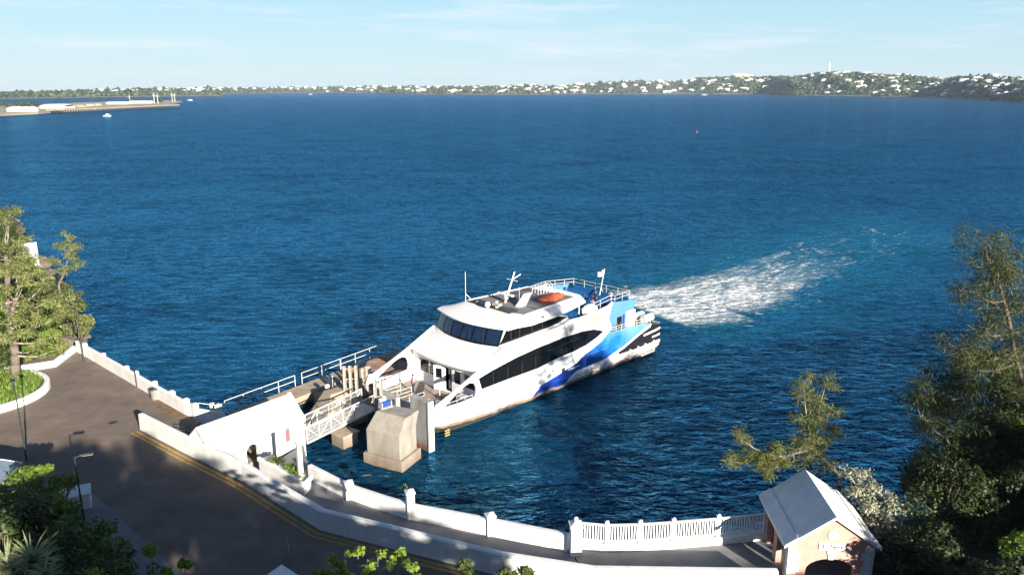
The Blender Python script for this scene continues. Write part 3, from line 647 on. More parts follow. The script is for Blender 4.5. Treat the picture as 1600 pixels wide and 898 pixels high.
# --- round planter
pc = Vector((-45.6, 62.0)); h = thing('round_planter', 'curved low white planter wall around grass at the left edge', 'planter', (pc.x, pc.y, 2.5))
ring = [(cos(a) * 5.3, sin(a) * 5.1) for a in np.linspace(-pi * .78, pi * .62, 30)]
wall_mb(MB(), ring, -.2, .62, .42, WHITE).build('wall_body', h, True)
mb = MB(); mb.prism([(cos(a) * 5.15, sin(a) * 4.95) for a in np.linspace(0, 2 * pi, 36, endpoint=False)], -.1, .4, GRASSM); mb.build('soil_bed', h)
GREENG = leafmat('grass_blades', (.05, .10, .015), (.22, .30, .06), .2)
def grass_patch(name, sampler, n, hgt, m, seed, lab):
    r = np.random.RandomState(seed); P0 = np.array([sampler(r) for _ in range(n)]); a = r.rand(n) * 2 * pi; s = (.5 + r.rand(n)) * hgt
    t = np.stack([np.cos(a), np.sin(a), 0 * a], 1) * (s * .16)[:, None]; tip = P0 + np.stack([r.normal(size=n) * .35 * s, r.normal(size=n) * .35 * s, s], 1)
    V = np.stack([P0 - t, P0 + t, tip + t * .2, tip - t * .2], 1).reshape(-1, 3); me = quad_mesh(name, V, m, np.clip(r.rand(n) * .8 + r.normal(size=n) * .1, 0, 1))
    o = bpy.data.objects.new(name, me); COL.objects.link(o); tag(o, kind='stuff'); o['label'] = lab; return o
def s1(r):
    a = r.rand() * 2 * pi; d = sqrt(r.rand()) * 4.7; return (pc.x + cos(a) * d, pc.y + sin(a) * d, 2.88)
grass_patch('grass', s1, 9000, .42, GREENG, 3, 'bright green grass growing inside the round planter')
def s2(r):
    while 1:
        x = r.uniform(-64, -44.5); y = r.uniform(69, 100)
        if y < shore_y(x) - .8 and (y - 73.9) > (x + 43.7) * .75 + .5 : return (x, y, ground(x, y) - .05)
grass_patch('bank_grass', s2, 26000, .75, GREENG, 5, 'yellow green grass and ground cover on the bank above the shore')
mb = MB(); 
for i in range(70):
    x = -44.9 - i * .9 + rnd.uniform(-1, 1); y = shore_y(x) + rnd.uniform(-1.2, 1.2); s = rnd.uniform(.7, 1.9); mb.sphere((x, y, rnd.uniform(-.3, .5)), (s, s * .8, s * .6), ROCK, 9, 6, .22, rnd)
tag(mb.build('shore_rocks'), 'brown rocks along the waterline under the left bank', kind='stuff')
# white boat house at far left
c = P(38, 386, 4); h = thing('shore_wall', 'white wall end standing above the shore behind the left trees', 'wall', (c.x, c.y, 0)); mb = MB()
mb.prism([(-3.5, -2.0), (1.0, -1.0), (1.3, 1.1), (-3.5, 1.0)], 1.0, [3.9, 4.8, 4.6, 3.9], WHITE); mb.build('wall_body', h); mb = MB(); mb.prism([(-4, -2.3), (1.2, -1.2), (1.5, 1.3), (-4, 1.2)], -1, 1.0, CDARK); mb.build('footing', h)
# --- lower pavement, slab, canopy roofs at the bottom left
SW = [P(100, 770, 2.6), P(140, 765, 2.6), P(290, 905, 2.6), P(205, 905, 2.6)]
mb = MB(); mb.prism([(SW[0].x - .4, SW[0].y), (SW[3].x - .3, SW[3].y), (SW[3].x + 3, SW[3].y - 3), (SW[2].x + 2, SW[2].y - 2.6), (SW[2].x, SW[2].y), (SW[1].x, SW[1].y)], 2.0, 2.62, PAVE); tag(mb.build('pavement'), kind='structure')
h = thing('low_block', 'pale low concrete block beside the grey pavement at lower left', 'block', (-27.7, 43.7, 2.6), .5); mb = MB(); mb.box((-1.3, -.7, 0), (1.3, .7, .95), HOODW); mb.build('block_body', h, bevel=.04); mb = MB(); mb.box((-1.36, -.76, .95), (1.36, .76, 1.03), WHITE); mb.build('capping', h)
a = P(-12, 752, 4.6); h = thing('glass_shelter', 'bus shelter with a bowed blue-grey roof at the left edge', 'shelter', (-33.2, 43.2, 2.6), .15); mb = MB()
SHR = mat('grey_blue_sheet_roof', (.20, .26, .32), .4, .1, 1.5)
rows = [[(-2.4 + 4.6 * i / 8, y, 2.1 + .45 * sin(pi * i / 8)) for i in range(9)] for y in (-2.2, 2.0)]; mb.grid(rows, SHR); mb.grid([[(p[0], p[1], p[2] + .06) for p in r] for r in rows], SHR); mb.build('roof', h, True)
mb = MB(); 
for y in (-2.2, 2.0): mb.path([(p[0], p[1], p[2] + .04) for p in rows[0 if y < 0 else 1]], .06, RAIL)
mb.build('roof_edge', h)
for x, y in ((2.1, 1.9), (2.1, -2.1), (-2.2, 1.9), (-2.2, -2.1)): mb = MB(); mb.tube((x, y, 0), (x, y, 2.2), .05, RAIL); mb.build('post', h)
a = P(440, 881, 5.4); h = thing('kiosk', 'small building with a shaded white pitched roof at the bottom edge', 'kiosk', (a.x, a.y, 2.0)); mb = MB()
mb.add([(-1.25, -2.8, 2.45), (0, -2.8, 3.4), (1.25, -2.8, 2.45), (-1.25, 0, 2.45), (0, 0, 3.4), (1.25, 0, 2.45)], [(0, 1, 4, 3), (1, 2, 5, 4), (0, 3, 5, 2), (0, 2, 1), (3, 4, 5)], ROOFW); mb.build('roof', h)
mb = MB(); mb.box((-1.05, -2.6, 0), (1.05, -.2, 2.445), WHITE); mb.build('wall', h)

# ================================================================== STREET LAMPS, BIN
def lamp(loc, hgt, lab, rz, arm=.9):
    h = thing('street_lamp', lab, 'street lamp', loc, rz, 'slim dark street lamps'); mb = MB(); mb.tube((0, 0, 0), (0, 0, hgt * .45), .075, DARKM, .06); mb.tube((0, 0, hgt * .45), (0, 0, hgt), .05, DARKM, .04); mb.build('pole', h, True)
    mb = MB(); mb.box((-.14, -.14, 0), (.14, .14, .03), DARKM); mb.build('base_plate', h)
    mb = MB(); mb.tube((0, 0, hgt - .05), (arm * .5, 0, hgt + .05), .03, DARKM); mb.build('arm', h, True)
    mb = MB(); mb.box((arm * .3, -.14, hgt + .03), (arm * 1.15, .14, hgt + .12), DARKM); hd = mb.build('lamp_head', h, bevel=.02)
    mb = MB(); mb.box((arm * .45, -.11, hgt + .012), (arm * 1.1, .11, hgt + .028), mat('lamp_lens', (.5, .52, .5), .2)); mb.build('lens', hd)
    return h
lamp((-25.82, 42.03, 2.62), 4.3, 'slim street lamp on the lower grey pavement with a shadow across the road', .35)
lamp((-34.3, 50.3, 2.3), 5.9, 'tallest street lamp, rising from bushes near the round planter', 2.2)
lamp((-41.3, 71.0, 2.5), 5.1, 'street lamp by the far corner of the turning area, before the trees', 2.6)
lamp((-1.45, 29.4, 4.8), 2.6, 'street lamp on the slope below the road', -.1)
h = thing('marker_post', 'short thin dark post against the quay wall', 'post', (-33.0, 64.2, 2.5)); mb = MB(); mb.tube((0, 0, 0), (0, 0, 1.55), .05, DARKM); mb.build('pole', h); mb = MB(); mb.sphere((0, 0, 1.57), .07, DARKM, 8, 6); mb.build('finial', h)
h = thing('litter_bin', 'grey round litter bin on the asphalt by the quay wall', 'bin', (-30.2, 61.6, 2.5)); mb = MB()
mb.tube((0, 0, 0), (0, 0, .85), .34, mat('bin_grey', (.22, .22, .21), .7), .38, n=18); mb.build('bin_body', h, True); mb = MB(); mb.tube((0, 0, .85), (0, 0, .95), .41, DARKM, .36, n=18); mb.build('bin_lid', h, True)

# ================================================================== WALKWAY, SEA WALL, FENCE
SWP = [(-16.2, 55.6, 1.9, 1.2), (*P(484, 725, 2.45)[:2], 2.45, 1.4), (*P(545, 756, 2.6)[:2], 2.6, 1.6), (*P(600, 774, 2.75)[:2], 2.75, 1.75), (*P(640, 786, 2.9)[:2], 2.9, 1.9), (*P(765, 809, 3.25)[:2], 3.25, 2.2), (*P(888, 833, 3.6)[:2], 3.6, 2.55)]
h = thing('sea_wall', 'white wall between the sloping walkway and the water, with a tall pillar', 'wall', (0, 0, 0))
sw2 = [(p[0], p[1]) for p in SWP[1:]]
wall_mb(MB(), sw2, -1.2, [p[2] for p in SWP[1:]], .38, WHITE).build('wall_body', h)
for px, py, z, zt in [(545, 757, 2.6, .12), (641, 786, 2.9, .75), (766, 809, 3.25, .15)]:
    p = P(px, py, z); mb = MB(); pillar(mb, p.x, p.y, 1.2, z + zt, .24, WHITE, .35); mb.build('pillar', h)
p = P(470, 744, 2.4); mb = MB(); pillar(mb, p.x, p.y, 1.0, PY(470, 692, p.y).z, .15, WHITE, -.9); mb.build('pillar', h)
# walkway floor
fl = [(x, y, z) for x, y, _, z in SWP]
fr = [(-19.8, 47.2, 1.2), (-18.2, 45.9, 1.35), (-14.4, 43.4, 1.6), (-11.2, 40.9, 1.75), (-5.8, 39.0, 1.95), (-.7, 37.0, 2.25), (4.4, 35.8, 2.58)]
mb = MB(); mb.grid([[fl[i], fr[i], (fr[i][0], fr[i][1], -1)] for i in range(7)], PAVE)
mb.prism([(3.2, 39.7), (4.4, 35.4), (22, 35.4), (22, 41.5), (14.6, 40.5), (9, 39.7), (5.4, 39.4)], -1.2, 2.57, PAVE)
tag(mb.build('walkway'), kind='structure')
# planter between walkway and shelter
a = P(404, 714, 2.45); b = P(474, 754, 2.45); bb = P(486, 743, 2.45); aa = Vector((-18.0, 50.7)); h = thing('planter_box', 'white planter box with yellow green plants beside the ferry shelter', 'planter', (0, 0, 0)); mb = MB()
pl = [(a.x, a.y), (b.x, b.y), (bb.x, bb.y), (a.x + .75, a.y + .75)]; mb.prism(pl, .8, 2.3, WHITE); mb.build('planter_body', h)
mb = MB(); wall_mb(mb, [pl[0], pl[1], pl[2]], 2.2, 2.5, .25, WHITE); mb.build('rim', h)
# fence
FP = [P(905, 858, 2.6), P(948, 862, 2.6), P(1000, 860.5, 2.6), P(1052, 857, 2.6), P(1122, 851, 2.6), P(1196, 843, 2.6)]
h = thing('picket_fence', 'white picket fence on a low wall between the walkway and dark water', 'fence', (0, 0, 0)); fp2 = [(p.x, p.y + .25) for p in FP]
wall_mb(MB(), fp2, -1.0, 3.0, .4, WHITE).build('plinth', h)
for i, (x, y) in enumerate(fp2[1:]): mb = MB(); pillar(mb, x, y, 2.9, 4.28, .1, PAINT); mb.build('post', h)
for i in range(5):
    a = Vector(fp2[i]); b = Vector(fp2[i + 1]); mb = MB(); n = int((b - a).length / .155); ang = atan2(b.y - a.y, b.x - a.x); L = (b - a).length; M = Matrix.Translation((a.x, a.y, 0)) @ Matrix.Rotation(ang, 4, 'Z')
    mb.box((0, -.05, 4.1), (L, .05, 4.2), PAINT, M); mb.box((0, -.04, 3.1), (L, .04, 3.18), PAINT, M)
    for k in range(1, n): mb.box((k * L / n - .036, -.022, 3.18), (k * L / n + .036, .022, 4.1), PAINT, M)
    mb.build('railing_panel', h)
p = P(894, 836, 3.7); h = thing('gate_pillar', 'stout white pillar where the sea wall meets the picket fence', 'pillar', (p.x + .2, p.y, 0)); mb = MB(); pillar(mb, 0, 0, 1, 4.35, .3, WHITE, .1); mb.build('shaft', h); mb = MB(); mb.sphere((0, 0, 4.74), .13, WHITE); mb.build('finial', h)

# ================================================================== PINK HOUSE
HX, HY, HZ = 14.45, 36.0, 2.57; HWD, HLN, HEV, HRG = 4.35, 4.7, 2.45, 4.05
h = thing('ferry_gatehouse', 'pink arched gatehouse with white pitched roof and To Ferry sign', 'building', (HX, HY, HZ), radians(-3)); BLOCKM = mat('white_quoins', (.66, .66, .64), .8, .1, 4)
def arch(cx, w_, h_, n=10, z0=0.0, flat=.5):
    pts = [(cx - w_ / 2, z0)]; spr = h_ - w_ / 2 * flat
    for i in range(n + 1): a = pi - pi * i / n; pts.append((cx + cos(a) * w_ / 2, spr + sin(a) * w_ / 2 * flat))
    return pts + [(cx + w_ / 2, z0)]
def gable_plate(y, mth, arc):
    mb = MB(); out = [(0, 0)] + [p for p in [arc[0]]] + arc[1:-1] + [arc[-1], (HWD, 0), (HWD, HEV), (HWD / 2, HRG - .05), (0, HEV)]
    mb.plate(out, [], lambda a, b, o: (a, y + o, b), mth, PINK); return mb
gable_plate(0, .3, arch(HWD / 2 + .02, 2.5, 1.62, flat=.55)).build('front_wall', h)
gable_plate(HLN - .3, .3, arch(HWD / 2, 2.2, 1.9, flat=.6)).build('rear_wall', h)
for sx, x in (('L', 0), ('R', HWD)):
    mb = MB(); outer = [(.3, 0)]
    if sx == 'L':
        for cx in (1.35, 3.25): outer += arch(cx, 1.25, 2.0, flat=.9)
    outer += [(HLN - .3, 0), (HLN - .3, HEV), (.3, HEV)]
    s = 1 if sx == 'L' else -1; mb.plate(outer, [], lambda a, b, o, x=x, s=s: (x + s * o, a, b), .3, PINK); mb.build('side_wall', h)
for x0, x1 in ((-.03, .45), (HWD - .45, HWD + .03)):
    mb = MB()
    for k in range(6): e = .0 if k % 2 else .14; mb.box((x0 - (e if x0 > 1 else 0), -.04, k * .4 + .012), (x1 + (e if x0 < 1 else 0), .35, k * .4 + .388), BLOCKM)
    mb.build('quoins', h, bevel=.012)
RS = [(-.30, HEV - .17), (HWD / 2, HRG - .03), (HWD + .30, HEV - .17)]
for i in (0, 1):
    mb = MB(); a, b = RS[i], RS[i + 1]; d = Vector((b[0] - a[0], b[1] - a[1])).normalized(); n = Vector((-d.y, d.x)); m_ = MB()
    poly = [(a[0], a[1]), (b[0], b[1]), (b[0], b[1] + .13 / abs(d.x)), (a[0] - .0, a[1] + .13)]
    mb.plate(poly, [], lambda a, b, o: (a, -.22 + o, b), HLN + .5, ROOFW)
    mb.build('roof_slope', h)
    # stepped eaves band
    e = a if i == 0 else b; s = 1 if i == 0 else -1; mb = MB(); mb.plate([(e[0], e[1] + .14), (e[0] + s * .62, e[1] + .14 + .62 * abs(d.y / d.x)), (e[0] + s * .62, e[1] + .21 + .62 * abs(d.y / d.x)), (e[0], e[1] + .21)], [], lambda a, b, o: (a, -.24 + o, b), HLN + .54, ROOFW); mb.build('eaves_band', h)
mb = MB(); mb.tube((HWD / 2 + .02, -.05, 3.02), (HWD / 2 + .02, .05, 3.02), .27, WHITE, n=24); mb.build('round_vent', h)
mb = MB(); mb.add([(HWD / 2 - .1, -.06, 1.6), (HWD / 2 + .14, -.06, 1.6), (HWD / 2 + .26, -.06, 2.1), (HWD / 2 - .22, -.06, 2.1), (HWD / 2 - .1, .05, 1.6), (HWD / 2 + .14, .05, 1.6), (HWD / 2 + .26, .05, 2.1), (HWD / 2 - .22, .05, 2.1)], [(3, 2, 1, 0), (4, 5, 6, 7), (0, 1, 5, 4), (1, 2, 6, 5), (2, 3, 7, 6), (3, 0, 4, 7)], WHITE); mb.build('keystone', h)
mb = MB(); mb.box((HWD / 2 - .66, -.05, 2.15), (HWD / 2 + .70, .02, 2.55), PAINT); sg = mb.build('sign_board', h)
tx = bpy.data.curves.new('sign_text', 'FONT'); tx.body = 'To Ferry'; tx.size = .30; tx.offset = .006; tx.extrude = .004; tx.align_x = 'CENTER'; tx.align_y = 'CENTER'
to = bpy.data.objects.new('tmp', tx); COL.objects.link(to); bpy.context.view_layer.update(); me = bpy.data.meshes.new_from_object(to); bpy.data.objects.remove(to); me.materials.clear(); me.materials.append(DARKM)
to = bpy.data.objects.new('lettering', me); COL.objects.link(to); to.parent = sg; to.location = (HWD / 2 + .02, -.056, 2.35); to.rotation_euler = (pi / 2, 0, 0)
mb = MB(); mb.box((1.6, HLN - .55, 0), (HWD - .35, HLN - .35, .45), HOODW); mb.build('bench', h)

# ================================================================== FERRY SHELTER (white)
BR = radians(52); h = thing('ferry_shelter', 'white gabled ferry shelter at the head of the gangway', 'building', (-22.15, 50.85, 0), BR); BL, BWD, BE, BRG = 7.75, 1.55, 3.25, 4.65
MPINKW = mat('pale_pink_wash', (.70, .58, .54), .8, .08, 2)
# near wall with arched door and louvred window; door plane y=-BWD
dpts = [(x, z) for x, z in arch(3.1, 1.0, 2.75, z0=1.2, flat=1.0)]
mb = MB(); mb.plate([(0, -1), (2.6, -1), (2.6, 1.2)] + dpts[1:-1] + [(3.6, 1.2), (3.6, -1), (BL, -1), (BL, BE), (0, BE)], [], lambda a, b, o: (a, -BWD + o, b), .3, WHITE); mb.build('near_wall', h)
mb = MB(); mb.plate([(0, -1), (BL, -1), (BL, BE), (0, BE)], [], lambda a, b, o: (a, BWD - o, b), .3, WHITE); mb.build('far_wall', h)
for x in (0, BL - .3):
    mb = MB(); mb.plate([(-BWD + .3, -1), (BWD - .3, -1), (BWD - .3, BE), (BWD, BE), (0, BRG), (-BWD, BE), (-BWD + .3, BE)], [], lambda a, b, o, x=x: (x + o, a, b), .3, WHITE); mb.build('gable_wall', h)
mb = MB(); mb.plate([(-BWD - .06, BE + .05), (0, BRG + .3), (BWD + .06, BE + .05), (BWD - .1, BE + .05), (0, BRG + .1), (-BWD + .1, BE + .05)], [], lambda a, b, o: (BL - .22 + o, a, b), .3, WHITE); mb.build('parapet', h)
for s in (-1, 1):
    mb = MB(); mb.plate([(s * (BWD + .16), BE - .06), (s * .0, BRG + .05), (s * .0, BRG + .19), (s * (BWD + .16), BE + .1)], [], lambda a, b, o: (-.2 + o, a, b), BL + .0, ROOFW)
    for q in range(1, 6):
        t = q / 6; yy = s * (BWD + .16) * (1 - t); zz = BE + .1 + (BRG + .19 - BE - .1) * t; mb.box((-.2, yy - .03, zz - .05), (BL - .21, yy + .03, zz + .022), ROOFW)
    mb.build('roof_slope', h)
mb = MB(); mb.box((.3, -BWD + .3, 0), (BL - .3, BWD - .3, 1.2), DOCK); mb.build('floor', h)
mb = MB(); mb.tube((-.06, 0, 3.7), (.02, 0, 3.7), .3, PAINT, n=24); mb.build('round_vent', h)
mb = MB(); mb.box((6.0, -BWD - .05, 1.85), (6.36, -BWD - .0, 2.8), MPINKW)
for k in range(9): mb.box((6.02, -BWD - .075, 1.9 + k * .1), (6.34, -BWD - .05, 1.95 + k * .1), MPINKW)
mb.add([(6.0, -BWD - .05, 2.8), (6.36, -BWD - .05, 2.8), (6.18, -BWD - .05, 2.98), (6.0, -BWD, 2.8), (6.36, -BWD, 2.8), (6.18, -BWD, 2.98)], [(0, 1, 2), (3, 5, 4), (0, 2, 5, 3), (1, 4, 5, 2)], MPINKW)
SHUT = mat('faded_rose_shutter', (.24, .12, .12), .7, .1, 4); 
for k in range(len(mb.mats)): mb.mats[k] = SHUT
mb.build('window_shutter', h)
mb = MB(); mb.box((1.6, -BWD - .02, 1.2), (2.5, -BWD - .0, 2.6), MPINKW); mb.build('wall_panel', h)

# ================================================================== DOCK
FA = radians(54.5)
h = None
mb = MB(); DZ = 1.25
mb.prism([(-24.6, 57.2), (-22.6, 51.2), (-17.0, 57.4), (-17.6, 58.4), (-22.3, 60.8), (-24.6, 61.2)], -1.2, DZ, DOCK); tag(mb.build('dock_floor'), kind='structure')
# steps
h = thing('dock_steps', 'grey concrete steps with handrails going down from the road to the dock', 'steps', (-24.6, 52.6, 0)); mb = MB()
for k in range(6): mb.box((k * .32 + .0, .2, 0), (k * .32 + .33, 4.3, 2.5 - (k + 1) * .2), PAVE)
mb.build('stair_flight', h); mb = MB()
for y in (.9, 1.5): mb.path([(-.5, y, 2.5), (-.5, y, 3.35), (.2, y, 3.35), (2.0, y, 2.2), (2.0, y, 1.3)], .03, DARKM)
mb.build('handrail', h)
for i, (px, py) in enumerate([(333, 640), (343, 645)]):
    p = P(px, py + 8, DZ + .3); mb = MB(); pillar(mb, p.x, p.y, DZ, DZ + 1.35, .24 if i else .18, WHITE, .4, cap=bool(i)); o = mb.build('stub_pillar'); tag(o, 'short white pillar on the dock beside the end of the quay wall' if i == 0 else 'wider capped white pillar at the foot of the dock ramp', 'pillar')
h = thing('ramp_wall', 'white sloping wall with rail stepping down from the quay wall', 'wall', (-25.1, 57.7, 0)); mb = wall_mb(MB(), [(0, 0), (1.5, 1.6)], 0, [3.3, 2.2], .25, WHITE); mb.build('wall_body', h); mb = MB(); mb.path([(.0, .35, 3.6), (1.5, 1.95, 2.6)], .03, RAIL); mb.path([(.0, .35, 3.2), (0, .35, 3.6)], .03, RAIL); mb.build('rail', h)
# jetty
J0 = Vector((-24.3, 61.3)); J1 = Vector((-12.2, 78.2)); jd = (J1 - J0).normalized(); jn = Vector((jd.y, -jd.x)); JL = (J1 - J0).length
h = thing('jetty', 'narrow concrete jetty running out beside the moored ferry', 'jetty', (J0.x, J0.y, 0), atan2(jd.y, jd.x)); mb = MB()
mb.box((0, -2.3, .55), (JL, 0, 1.3), CDARK); mb.build('deck', h, bevel=.03)
for k in range(6): mb = MB(); x = 1 + k * (JL - 2) / 5; mb.box((x - .5, -2.15, -1), (x + .5, -.15, .55), CDARK); mb.build('support', h)
mb = MB()
for k in range(4): x = 8 + k * 2.4; mb.tube((x, -2.2, .5), (x + 2.2, -2.2, -.4), .06, BEIGE); mb.tube((x + 2.2, -2.2, .5), (x, -2.2, -.4), .06, BEIGE)
mb.build('cross_brace', h)
def rail_run(x0, x1, lab, y=-.15, n=None, z=1.3):
    r = thing('guard_rail', lab, 'railing', (J0.x + jd.x * x0 - jn.x * y * -1, J0.y + jd.y * x0 + jn.y * -y, z), atan2(jd.y, jd.x), 'guard rails on the jetty'); L = x1 - x0; n = n or max(2, int(L / 1.7)); mb = MB()
    for zz in (.55, 1.08): mb.tube((0, 0, zz), (L, 0, zz), .035, RAIL)
    mb.build('rail', r); 
    for k in range(n + 1): mb = MB(); mb.tube((L * k / n, 0, 0), (L * k / n, 0, 1.08), .035, RAIL); mb.build('post', r)
rail_run(.2, 7.6, 'guard rail at the landward end of the jetty')
rail_run(8.4, 13.2, 'middle guard rail on the jetty, between the two longer ones')
rail_run(13.0, 20.9, 'guard rail at the seaward end of the jetty, next to the ferry bow', y=-.05)
# berth platform behind the blocks
h = thing('berth_platform', 'dark concrete berth platform under the ferry bow with rusty top', 'platform', (-17.6, 66.2, 0), radians(48)); 
mb = MB(); mb.box((-.4, -4.6, .2), (9.6, 1.5, 1.15), CDARK); mb.build('deck', h, bevel=.04)
for x in (1, 5, 8.6):
    for y in (-4, .8): mb = MB(); mb.tube((x, y, -1), (x, y, .2), .35, CDARK, n=12); mb.build('pile', h)
h = thing('landing_slab', 'rusty brown raised concrete slab at the seaward end of the jetty', 'slab', (-13.0, 71.2, 0), radians(52)); mb = MB(); RUST = mat('rust_stained_concrete', (.40, .28, .20), .9, .3, .8, bump=.4, dirt=(.22, .11, .06)); mb.prism([(-2.6, -2.4), (2.9, -2.4), (3.1, .8), (2.2, 2.3), (-2.6, 2.0)], 1.15, 1.75, RUST); mb.build('slab_body', h, bevel=.05)
# sloping pyramid block
h = thing('sloped_block', 'pyramid shaped concrete block behind the gangway', 'concrete block', (-15.0, 62.6, 0), radians(42)); mb = MB()
mb.add([(-1.9, -1.7, -1), (1.9, -1.7, -1), (1.9, 1.7, -1), (-1.9, 1.7, -1), (-1.9, -1.7, .8), (1.9, -1.7, .8), (1.9, 1.7, .8), (-1.9, 1.7, .8), (-.5, .3, 2.5), (.9, .3, 2.5), (.9, 1.5, 2.5), (-.5, 1.5, 2.5)], [(0, 1, 5, 4), (1, 2, 6, 5), (2, 3, 7, 6), (3, 0, 4, 7), (4, 5, 9, 8), (5, 6, 10, 9), (6, 7, 11, 10), (7, 4, 8, 11), (8, 9, 10, 11)], CDARK); mb.build('block_body', h, bevel=.04)
# big near block
bx = [P(567, 707, .8), P(628, 723, .8), P(658, 700, .8)]; b4 = bx[0] + bx[2] - bx[1]
bt = [PY(584, 641, 56.4), PY(612, 658, 54.6), PY(657, 643, 56.2)]
h = thing('dolphin_block', 'large tapered beige concrete block in front of the ferry bow', 'concrete block', (0, 0, 0)); mb = MB()
cx = sum((p for p in (bx[0], bx[1], bx[2], b4)), Vector()) / 4
mb.prism([(cx.x + (p.x - cx.x) * 1.0, cx.y + (p.y - cx.y) * 1.0) for p in (bx[0], bx[1], bx[2], b4)], -1.5, .85, CBLOCK); mb.build('footing', h, bevel=.06)
ins = [cx + (p - cx) * .86 for p in (bx[0], bx[1], bx[2], b4)]; mid = [(p.x, p.y, 2.75) for p in ins]; tz = 3.95
ed = (ins[2] - ins[1]).normalized(); en = (ins[0] - ins[1]).normalized()
top = [P(588, 641, tz), P(635, 653, tz), P(655, 640, tz), P(612, 632, tz)]
vs = [(p.x, p.y, .85) for p in ins] + mid + [(p.x, p.y, tz) for p in top]; mb = MB(); mb.add(vs, [(i, (i + 1) % 4, 4 + (i + 1) % 4, 4 + i) for i in range(4)] + [(4 + i, 4 + (i + 1) % 4, 8 + (i + 1) % 4, 8 + i) for i in range(4)] + [(8, 9, 10, 11)], CBLOCK); mb.build('block_body', h, bevel=.07)
# grey fender panel
a = P(657, 697, 0); b = P(680, 697, 0); h = thing('fender_panel', 'tall flat grey fender panel between the big block and the ferry', 'fender', (-7.3, 57.6, 0), radians(-45.5)); mb = MB()
mb.box((-1.05, -.18, -1.2), (1.15, .32, 4.2), PANEL); mb.build('panel', h, bevel=.03); mb = MB(); mb.box((1.152, -.22, -1.2), (1.3, .34, 4.24), mat('pale_panel_edge', (.5, .5, .47), .6, .1, 2)); mb.build('edge_strip', h)
h = thing('fender_panel', 'darker grey fender panel half hidden between the steel frames', 'fender', (-10.3, 60.6, 0), radians(-45.5)); mb = MB(); mb.box((-1.0, -.15, .4), (1.3, .25, 3.4), PANEL); mb.build('panel', h, bevel=.03); mb = MB(); mb.box((-.6, -.3, 2.6), (-.2, -.16, 3.1), HOODW); mb.build('bracket', h)
# steel guide frames
def frame(x, y, z, hgt, rz, lab, n=3):
    h = thing('guide_frame', lab, 'steel frame', (x, y, z), rz, 'tall beige steel guide frames')
    for k in range(n): mb = MB(); X = (k - (n - 1) / 2) * .5; mb.box((X - .12, -.03, 0), (X + .12, .03, hgt), BEIGE); mb.box((X - .13, -.13, 0), (X - .09, .13, hgt), BEIGE); mb.box((X + .09, -.13, 0), (X + .13, .13, hgt), BEIGE); mb.build('column', h)
    mb = MB()
    for k in range(3): zz = .5 + k * (hgt - .8) / 2; mb.box((-(n - 1) * .25, -.05, zz), ((n - 1) * .25, .05, zz + .06), BEIGE)
    mb.build('cross_bar', h); mb = MB(); mb.box((-(n - 1) * .4 - .1, -.3, 0), ((n - 1) * .4 + .1, .3, .08), DARKM); mb.build('base_plate', h)
    return h
frame(-14.1, 63.9, 1.9, 2.7, .15, 'beige steel guide frame standing on the sloped block, left of the gangway end', 3)
frame(-13.2, 65.3, 1.15, 2.8, .9, 'beige steel guide frame just behind the leftmost one', 2)
frame(-11.2, 61.0, 1.15, 3.3, .1, 'beige steel guide frame nearest the seated crew at the gangway end', 2)
# winch and pipes
h = thing('winch', 'blue and grey winch on top of the big concrete block', 'winch', (-9.85, 56.4, 3.95), .7); mb = MB(); mb.tube((-.35, 0, .3), (.35, 0, .3), .22, DBLUE, n=14); mb.build('drum', h, True)
mb = MB(); mb.box((-.5, -.3, 0), (.5, .3, .08), GALV); mb.box((-.45, -.25, .08), (-.37, .25, .5), GALV); mb.box((.37, -.25, .08), (.45, .25, .5), GALV); mb.build('bracket', h); mb = MB(); mb.box((.5, -.15, .05), (.8, .15, .4), DARKM); mb.build('motor', h)
h = thing('control_cabinet', 'small white cabinet beside the gangway end', 'cabinet', (-10.75, 60.1, 1.9), .6); mb = MB(); mb.box((-.28, -.2, .3), (.28, .2, 1.2), PAINT); mb.build('case', h, bevel=.02); mb = MB(); mb.box((-.05, -.05, -.7), (.05, .05, .3), GALV); mb.build('stand', h)
h = thing('mooring_bitt', 'grey steel E shaped bracket on the berth platform beside the rusty slab', 'bracket', (-13.0, 67.6, 1.15), .4); mb = MB(); mb.box((-.6, -.1, 0), (-.42, .1, 1.5), BEIGE)
mb.build('upright', h); mb = MB()
for z in (.25, .85, 1.35): mb.box((-.42, -.1, z), (.35, .1, z + .14), BEIGE)
mb.build('arm', h)
for i, (px, py, z, lab) in enumerate([(517, 604, 1.3, 'white bollard on the jetty, further from the camera of the pair'), (512, 618, 1.3, 'white bollard at the near edge of the jetty, nearer of the pair'), (577, 590, 1.75, 'pale bollard standing on the rusty slab')]):
    p = P(px, py, z); h = thing('bollard', lab, 'bollard', (p.x, p.y, z), 0, 'bollards of the berth'); mb = MB(); mb.tube((0, 0, 0), (0, 0, .95), .2, PAINT, n=16); mb.build('post', h, True); mb = MB(); mb.sphere((0, 0, .95), (.24, .24, .16), PAINT, 14, 8); mb.build('cap', h, True)
# short pile under the gangway
p = P(536, 700, 0); h = thing('gangway_pier', 'squat beige concrete pier under the gangway', 'pier', (p.x, p.y + .8, 0), .9); mb = MB(); mb.box((-.75, -.75, -1), (.75, .75, 1.0), CBLOCK); mb.build('shaft', h, bevel=.05); mb = MB(); mb.box((-.85, -.85, 1.0), (.85, .85, 1.12), CDARK); mb.build('cap', h)
